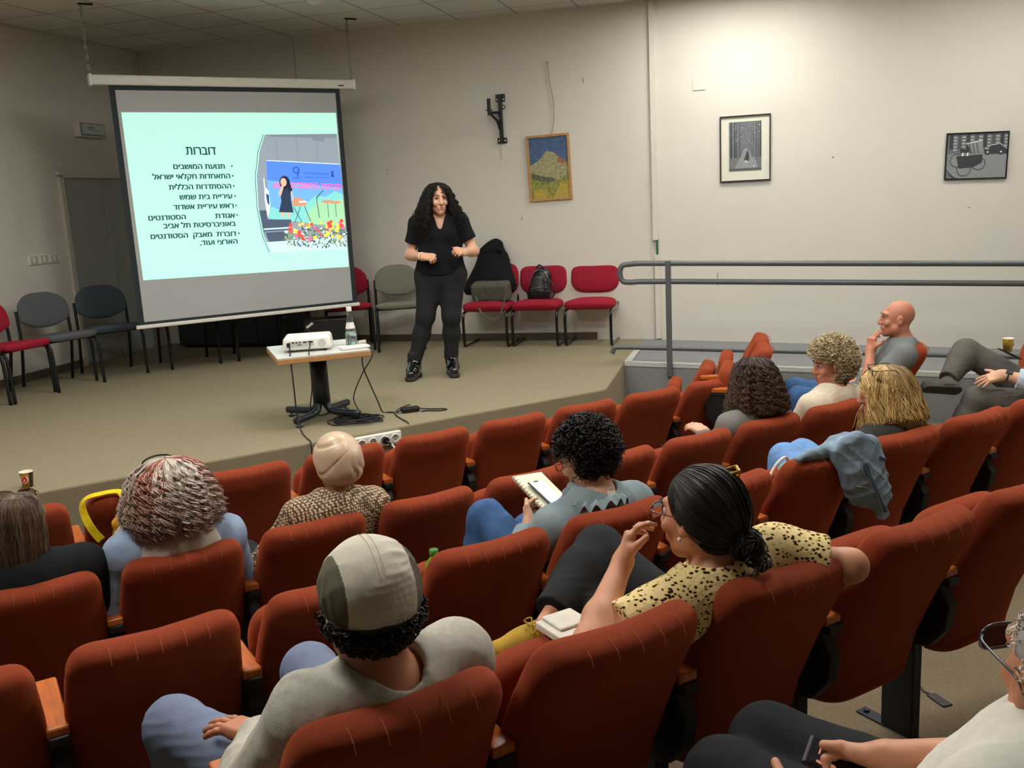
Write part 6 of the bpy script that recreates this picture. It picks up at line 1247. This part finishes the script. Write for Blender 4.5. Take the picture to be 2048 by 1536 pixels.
# ------------------------------------------------------------------ 12 man in grey trousers at the right edge
def greytr():
    F = Fig('man in grey trousers, legs crossed, his head cut off by the right edge',(4.0,6.0,.2),A_S,dict(pel=(0,.38,.46),belly=(0,.31,.58),chest=(0,.2,.72),neck=(0,.12,.88),head=(0,.16,1.04),shL=(-.19,.14,.82),shR=(.19,.14,.82),elL=(-.31,.46,.63),wrL=(-.22,.77,.705),elR=(.28,.3,.62),wrR=(.16,.5,.6),hpL=(-.1,.42,.47),hpR=(.1,.42,.47),knL=(-.14,.90,.52),anL=(-.13,1.08,.12),toL=(-.14,1.25,.05),knR=(.12,.93,.80),anR=(-.1,1.08,.64),toR=(-.16,1.24,.66)),male=True,skin='skin2',bulk=1.05,h=.006)
    F.hand('L',(.05,1,-.35),(-.55,.25,.85),curls=[(.15,.2,.15),(.15,.22,.15),(.18,.22,.15),(.2,.25,.15)],thumb=(-.2,.1),spread=.13,fine=.0035,thumb_dir=(.8,.55,-.1))
    F.body(); F.top(M['skyshirt'],sleeve={'L':1.72,'R':1.9},o=.024,neck=.07,wr=.007,name='pale_blue_shirt',seed=81,loose=.02); F.trousers(M['greytrs'],o=.026,wr=.006,t1=.95)
    F.shoes(mat('grey_suede','#5a564d',.9,.1,40),mat('sole_grey','#4b4a46',.8,.1,40),up={'R':(.75,.2,.6)})
    short_hair(F.root,F.O,F.J['head'],F.HR,[np.array(lin('#4a4038')[:3])],n=400,L=.02,neck=-.09)
    d = nrm(F.J['wrL']-F.J['elL']); E = frame(d,(0,0,1)); c = F.J['wrL']-d*.035-F.O; mb = MB(); mb.tube(ring_tube(c,np.stack([E[:,0],E[:,2],E[:,1]],1),.034,.032,26)[:-1],.008,8,closed=True,flat=.4); w_ = mb.build('watch_strap',M['blackpl'],F.root)
    mb = MB(); zb = nrm(F.A@np.array([-.5,.1,.85])); E2 = frame(d,zb); mb.box(c+E2[:,2]*.034,(.036,.042,.01),R=E2); mb.build('watch_case',M['blackpl'],F.root,bevel=.004)
    return F
greytr()
cup('yellow paper coffee cup on the seat beside the grey-trousered knee',(3.43,6.38,.985),2.0)
ph = thing('phone','dark phone lying on the thigh of the man in grey trousers','phone',Fig.W(type('q',(),{'O':np.array([4.0,6.0,.2]),'A':np.array([[math.cos(A_S),-math.sin(A_S),0],[math.sin(A_S),math.cos(A_S),0],[0,0,1]])})(),(.02,.68,.80)),A_S); ph.rotation_euler = (.5,0,A_S+.3)
mb = MB(); mb.box((0,0,0),(.075,.15,.009)); mb.build('phone_body',M['blackpl'],ph,bevel=.004)
# ------------------------------------------------------------------ 13 man with glasses, cut off at the right edge
def glassman():
    F = seated(5,1.469,'man with glasses and offwhite shirt at the lower right edge, holding a phone',dict(pel=(-.02,.40,.45),belly=(-.05,.33,.57),chest=(-.05,.25,.68),neck=(-.03,.19,.75),head=(-.04,.255,.885),shL=(-.26,.22,.745),shR=(.12,.22,.75),elL=(-.33,.42,.55),wrL=(-.27,.62,.50),elR=(.08,.36,.63),wrR=(-.10,.53,.625),knL=(-.22,.83,.46),knR=(-.06,.86,.47),anL=(-.2,.86,.08),anR=(.02,.86,.08),hpL=(-.12,.42,.45),hpR=(.08,.42,.45)),male=True,skin='skin1',bulk=1.05,head=(.42,.9,.08),h=.005,hs=1.04)
    F.hand('R',(-.35,.9,-.2),(.55,.1,.8),curls=[(.7,1.0,.6),(.75,1.0,.6),(.8,1.0,.6),(.85,1.0,.6)],thumb=(.05,.25),fine=.0026,thumb_dir=(.12,.95,.22))
    F.hand('L',(.25,.9,.15),(-.8,.0,.5),curls=[(.6,.9,.5)]*4,thumb=(.1,.2),fine=.003,thumb_dir=(.4,.9,.2))
    F.body(brow='#8a847c'); F.top(M['whiteshirt'],sleeve=.98,o=.026,neck=.078,wr=.006,name='offwhite_shirt',seed=91,loose=.014,vneck=.12,h=.005); F.trousers(M['blackjean'],o=.022,wr=.003)
    F.shoes(M['blackpl']); H,R = F.J['head'],F.HR
    short_hair(F.root,F.O,H,R,[np.array(lin(c)[:3]) for c in ('#c9c4ba','#a8a298','#dedad2')],n=700,L=.018,curl=.002,hs=1.04,neck=-.06,thick=.0014,puff=.99)
    glasses(F.root,F.O,H,R,1.06,M['frameblk'] if 0 else mat('glasses_grey','#4a4e56',.2,metal=.5),M['tint'],y=.118,w=.034,hh=.022,r=.0028)
    J = F.J; T = SDF(); nk = J['neck']; A = F.A; T.chain([nk+A@np.array(p) for p in ((-.02,.13,-.07),(-.07,.07,.0),(-.085,.0,.03),(-.04,-.07,.045),(.04,-.07,.045),(.085,.0,.03),(.07,.07,.0),(.02,.13,-.07))],[.014]*8,.01); F.mk('shirt_collar',T,M['whiteshirt'],h=.005)
    mb = MB(); c = J['chest']+A@np.array([-.03,.15,.02])-F.O; mb.cyl(c,c+A@np.array([0,.006,.002]),.008,14); mb.build('button',M['blackpl'],F.root)
    return F
GM = glassman()
w_,R_,sd,*_ = GM.hands['R']; pc = w_+R_@np.array([.0,.085,-.032])
ph = thing('phone','black phone with a dark lit screen in the hands of the man with glasses','phone',pc)
E = GM.A@np.array([[.86,-.5,0],[.45,.78,-.44],[.22,.38,.9]]); mb = MB(); mb.box((0,0,0),(.075,.15,.01),R=E); mb.build('phone_body',M['blackpl'],ph,bevel=.005,seg=3)
mb = MB(); mb.box(E@np.array([0,0,.0056]),(.066,.136,.001),R=E); mb.build('screen',mat('phone_dark','#191522',.15),ph)
mb = MB()
for x,y,a,c in ((.0,.035,.03,.004),(-.015,.02,.012,.01),(.008,.05,.02,.003),(-.02,.045,.006,.012)): mb.box(E@np.array([x,y,.0064]),(a,c,.0004),R=E)
mb.build('screen_icons',emit('phone_icons','#b3785a',.6),ph)
# ================================================================== CLOTHES, BAGS AND SMALL THINGS
def sdf_part(name,T,m,parent,h=.006,wr=0,sc=1,seed=0,ani=None):
    V,Q = T.mesh(h); V = wrinkle(V,Q,wr,sc,seed,ani) if wr else V; return npmesh(name,V,Q,m,parent)
# local frame of a seat or chair: the thing's Empty carries the position, parts are built in local metres
coat = thing('coat','black hooded coat heaped over the red chair next to the speaker','coat',(-.17,9.76,ST),A_W)
T = SDF(); T.cap((.03,.13,.93),(.04,.16,1.0),.095,.075,.05,flat=(0,1,0),q=.7); T.cap((.0,.12,.9),(.0,.02,.62),.14,.19,.06,flat=(0,1,0),q=.45); T.cap((-.08,.14,.86),(-.24,.03,.58),.08,.07,.05,flat=(0,1,0),q=.6); T.cap((.1,.13,.86),(.2,.02,.6),.08,.07,.05,flat=(0,1,0),q=.6); T.cap((-.15,.0,.54),(.15,-.02,.54),.06,.06,.05); T.cap((-.05,.16,.9),(.0,.3,.78),.1,.1,.05,flat=(0,1,0),q=.4)
sdf_part('coat_body',T,cloth('black_coat','#17191c'),coat,h=.007,wr=.012,sc=.6,seed=2,ani=(1,1,.6))
T = SDF(); T.cap((-.05,.055,.955),(.1,.055,.965),.022,.022,.02); T.cap((-.07,.06,.94),(-.06,.11,1.0),.022,k=.02); T.cap((.115,.06,.95),(.1,.11,1.02),.022,k=.02); sdf_part('hood_rim',T,M['blacktee'],coat,wr=.003)
bag = thing('shoulder_bag','olive grey shoulder bag with long strap on the red chair, before the coat','bag',(-.17,9.76,ST),A_W)
bm = cloth('olive_canvas','#5d5b50'); T = SDF(); T.box((.04,-.12,.56),(.165,.045,.06),R=np.array(frame((.05,1,.25))),rd=.035,k=.02); sdf_part('bag_body',T,bm,bag,wr=.006,sc=.8,seed=5)
for s_ in (-1,1): mb = MB(); mb.tube(spline([(.04-.07,-.17+.04*s_,.63),(-.02,-.2+.05*s_,.60-.06*(s_<0)),(.05,-.205+.05*s_,.57-.05*(s_<0)),(.11,-.19+.05*s_,.60),(.13,-.15+.04*s_,.65)],30),.008,6,flat=.5); mb.build('handle',bm,bag,smooth=True)
mb = MB(); mb.tube(spline([(-.13,-.15,.55),(-.08,-.23,.46),(-.02,-.3,.36),(.07,-.31,.3),(.14,-.29,.31),(.19,-.27,.4),(.21,-.2,.53),(.2,-.13,.6)],50),.014,6,flat=.25); mb.build('shoulder_strap',bm,bag,smooth=True)
mb = MB(); mb.box((-.155,-.15,.585),(.022,.02,.035)); mb.box((.215,-.14,.6),(.012,.02,.02)); mb.build('buckles',M['framemet'],bag,bevel=.003)
bp_ = thing('backpack','small black leather backpack on the middle red chair','backpack',(.33,9.64,ST),A_W)
lm = mat('black_leather','#131517',.32,.1,30,.15,60); T = SDF(); T.cap((.0,.02,.52),(.02,.06,.68),.12,.095,.05,flat=(0,1,0),q=.62); T.box((0,0,.5),(.1,.045,.03),rd=.02,k=.04); sdf_part('pack_body',T,lm,bp_,h=.005,wr=.004,sc=1.2,seed=7)
T = SDF(); T.cap((-.01,-.065,.52),(.0,-.045,.64),.09,.07,.03,flat=(0,1,0),q=.4); sdf_part('front_pocket',T,lm,bp_,h=.005,wr=.003,sc=1.3,seed=8)
mb = MB(); mb.tube(spline([(-.075,-.09,.565),(-.03,-.1,.575),(.03,-.1,.58),(.07,-.085,.59)],14),.004,5); mb.tube(spline([(-.1,-.03,.6),(-.07,-.02,.7),(.01,.0,.755),(.08,-.01,.71),(.115,-.02,.6)],24),.004,5); mb.build('zips',M['framemet'],bp_,smooth=True)
mb = MB(); mb.tube(spline([(.1,-.03,.66),(.16,-.04,.6),(.175,-.05,.52),(.14,-.05,.47)],20),.012,6,flat=.4); mb.tube(spline([(-.03,.03,.765),(.0,.03,.8),(.05,.03,.77)],12),.008,6); mb.build('strap',lm,bp_,smooth=True)
# yellow bag hanging on a front-row seat
yb = thing('yellow_bag','small yellow bag, its wide yellow strap looped over a front-row seat top','bag',row(.683,R1,0),A_R)
ym = cloth('yellow_webbing','#e0c21c',var=.1); om = cloth('orange_yellow_nylon','#e8a41e')
pts = spline([(-.09,-.05,.775),(-.068,-.02,.84),(-.08,.02,.897),(-.12,.04,.905),(-.17,.045,.903),(-.225,.06,.893),(-.252,.055,.865),(-.252,.03,.82),(-.24,-.005,.775),(-.222,-.022,.735),(-.2,-.035,.70)],60); dd = np.gradient(pts,axis=0); cen_ = np.array([-.08,.1,.6]); wv_ = np.cross(dd,pts-cen_); wv_ /= np.linalg.norm(wv_,axis=1)[:,None]; outn = np.cross(wv_,dd); outn /= np.linalg.norm(outn,axis=1)[:,None]
V = np.concatenate([pts+wv_*.019+outn*.001,pts-wv_*.019+outn*.001,pts-wv_*.019-outn*.002,pts+wv_*.019-outn*.002]); n_ = len(pts); mb = MB(); mb.add(V,[(k*n_+i,k*n_+i+1,((k+1)%4)*n_+i+1,((k+1)%4)*n_+i) for i in range(n_-1) for k in range(4)]); mb.build('strap',ym,yb,smooth=False)
mb = MB(); mb.tube(spline([(-.2,-.037,.70),(-.19,-.045,.675),(-.178,-.05,.65)],8),.006,6); mb.tube([(-.178,-.05,.65),(-.165,-.05,.625)],.009,6); mb.build('clip',M['chrtube'],yb)
T = SDF(); T.box((-.09,-.075,.735),(.045,.02,.06),R=frame((.2,1,.1),(.25,0,1)),rd=.012,k=.01); T.cap((-.13,-.08,.78),(-.06,-.08,.80),.022,.02,.02); sdf_part('bag_body',T,om,yb,h=.004,wr=.006,sc=1.5,seed=2)
T = SDF(); T.cap((-.135,-.1,.735),(-.095,-.105,.77),.016,.022,.02,flat=(0,1,0),q=.4); sdf_part('white_tag',T,M['white'],yb,h=.004,wr=.003,sc=2)
# denim jacket
dj = thing('denim_jacket','faded blue denim jacket hung over a third-row seat below the long blond hair','jacket',row(3.107,R3,.175),A_R)
dm = cloth('washed_denim','#7f94a5',var=.28,vscale=18,bump=.4,bscale=300); T = SDF()
T.cap((-.13,.05,.905),(.1,.045,.915),.022,.04,.03); T.cap((.06,.05,.905),(.235,.06,.875),.05,.05,.04); T.cap((.09,.0,.90),(.12,-.03,.72),.085,.075,.04,flat=(.2,1,.2),q=.42); T.cap((.18,.0,.88),(.225,-.035,.68),.065,.05,.04,flat=(.3,1,.2),q=.5); T.cap((.15,-.03,.76),(.215,-.06,.6),.05,.026,.04,flat=(.2,1,.2),q=.5); T.cap((.02,.0,.89),(.06,-.025,.77),.05,.05,.04,flat=(0,1,.2),q=.4); T.cap((-.13,.06,.905),(-.19,.05,.9),.02,.012,.02)
jk = sdf_part('jacket_body',T,dm,dj,h=.0045,wr=.006,sc=1.3,seed=6)
JV = np.zeros(len(jk.data.vertices)*3,np.float32); jk.data.vertices.foreach_get('co',JV); JV = JV.reshape(-1,3); JN = np.zeros_like(JV).ravel(); jk.data.vertex_normals.foreach_get('vector',JN); JN = JN.reshape(-1,3)
def snap(P,off):
    i = np.array([np.argmin(((JV-p)**2).sum(1)) for p in np.asarray(P)]); Q_ = JV[i]+JN[i]*off
    for _ in range(3): Q_[1:-1] = (Q_[:-2]+2*Q_[1:-1]+Q_[2:])/4
    return Q_
st_ = mat('denim_stitch','#a9b4bb',.8); dk = cloth('dark_denim','#5d7182',var=.2)
for name_,line,r_,m_ in (('sleeve_placket',[(.085,-.06,.86),(.12,-.09,.78),(.16,-.11,.69),(.2,-.12,.61)],.012,dk),('stitching',[(.1,-.06,.87),(.135,-.09,.78),(.178,-.11,.69),(.212,-.12,.62)],.0018,st_),('stitching',[(.065,-.06,.86),(.1,-.09,.78),(.145,-.11,.69),(.185,-.12,.61)],.0018,st_),('stitching',[(.0,-.0,.93),(.07,.0,.955),(.12,-.005,.95),(.17,-.02,.92)],.0018,st_),('stitching',[(.03,-.06,.77),(.07,-.08,.745),(.11,-.09,.74)],.0018,st_),('stitching',[(.18,-.08,.79),(.21,-.09,.78),(.245,-.08,.79)],.0018,st_),('pocket_flap',[(.2,-.05,.86),(.24,-.04,.84),(.265,-.02,.82)],.008,dk)):
    mb = MB(); mb.tube(snap(spline(line,24),.001),r_,6,flat=.5 if r_>.005 else 1); mb.build(name_,m_,dj,smooth=True)
mb = MB(); mb.cyl((.1,-.015,.938),(.1,-.02,.944),.008,12); mb.build('metal_button',M['framemet'],dj)
# tote bag on the seat
tt = thing('tote_bag','sage green tote bag with cream strap between two third-row seats','bag',row(3.107,R3,.175),A_R)
T = SDF(); T.cap((.0,.30,.5),(.05,.30,.72),.15,.09,.04,flat=(0,1,0),q=.55); T.cut((.04,.3,.79),(-.15,0,1)); sdf_part('bag_body',T,cloth('sage_canvas','#8b9a83'),tt,h=.006,wr=.006,sc=.8,seed=4)
mb = MB(); mb.tube(spline([(-.13,.29,.60),(-.13,.28,.72),(-.08,.28,.80),(-.02,.28,.83),(.01,.29,.80),(.01,.3,.74)],30),.008,6,flat=.6); mb.build('strap',cloth('cream_web','#d8d2c0'),tt,smooth=True)
mb = MB(); mb.tube(spline([(-.03,.22,.64),(.02,.215,.70),(.08,.22,.76),(.12,.24,.79)],20),.012,6,flat=.5); mb.build('trim',M['ivory'],tt,smooth=True)
# small things between the seats
gb = thing('green_bottle','bright green plastic bottle end peeping out beside an empty third-row seat','bottle',row(1.469-.14,R3+.25,.175+.655),A_R)
mb = MB(); mb.lathe([(.001,0),(.03,0),(.035,.01),(.035,.11),(.03,.135),(.014,.155),(.014,.165)],22); mb.build('bottle_body',mat('green_plastic','#6fae2e',.25,.15,60),gb,smooth=True); mb = MB(); mb.lathe([(.016,.163),(.016,.182),(.001,.184)],16); mb.build('bottle_cap',mat('green_cap','#3f7a22',.4),gb,smooth=True)
th = thing('paper_tissue','crumpled white tissue lying on the armrest at the right edge','tissue',row(2.816-.273,R4+.3,.345+.645),A_R); T = SDF(); T.box((0,0,.012),(.03,.04,.004),rd=.006); sdf_part('tissue_sheet',T,M['whiteshirt'],th,h=.004,wr=.008,sc=2)
# dark strap end lying on the floor
fl_ = thing('floor_strap','black flat strap end on the carpet by the bolted seat leg at lower right','strap',(1.468,3.1,.345),0)
mb = MB(); d = nrm(np.array([.027,-.093,0])); sdv = np.array([d[1],-d[0],0]); q = [-d*.02-sdv*.018,d*.065-sdv*.02,d*.065+sdv*.02,-d*.02+sdv*.018]; mb.prism([(p[0],p[1]) for p in q],0,.006); mb.build('strap_end',M['blackpl'],fl_)
mb = MB(); mb.tube(spline([-d*.02+UP*.004,-d*.05+sdv*.008+UP*.005,-d*.085-sdv*.004+UP*.005,-d*.12+sdv*.004+UP*.005],14),.004,5,flat=.6); mb.build('cord',M['cable'],fl_)
# low dark cabinet behind the screen
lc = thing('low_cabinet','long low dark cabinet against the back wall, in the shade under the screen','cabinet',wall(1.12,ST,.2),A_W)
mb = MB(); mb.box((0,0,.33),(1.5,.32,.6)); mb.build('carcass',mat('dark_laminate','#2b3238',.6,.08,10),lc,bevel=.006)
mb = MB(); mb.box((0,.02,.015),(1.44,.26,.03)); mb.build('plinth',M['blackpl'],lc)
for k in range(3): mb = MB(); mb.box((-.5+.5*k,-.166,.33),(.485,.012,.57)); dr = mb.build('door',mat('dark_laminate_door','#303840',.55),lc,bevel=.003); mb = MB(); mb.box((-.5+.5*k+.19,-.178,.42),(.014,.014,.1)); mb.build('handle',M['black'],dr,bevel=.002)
# torn places on the near seats: pale foam showing through small slits
tf = mat('foam_tear','#d9c3a2',.9)
# dents and marks on the walls
mk_ = mat('wall_mark','#6d665d',.9); mb = MB()
for s_,h_,a,c in ((2.9,2.55,.012,.012),(2.9,2.51,.01,.01),(4.36,1.98,.006,.03),(6.34,1.3,.006,.13),(7.41,2.42,.014,.014),(5.05,3.3,.005,.05),(8.6,1.9,.02,.006)): mb.box((s_,-.0015,h_),(a,.003,c))
structure('trim_5',mb,mk_,loc=C0,rot=(0,0,A_W))
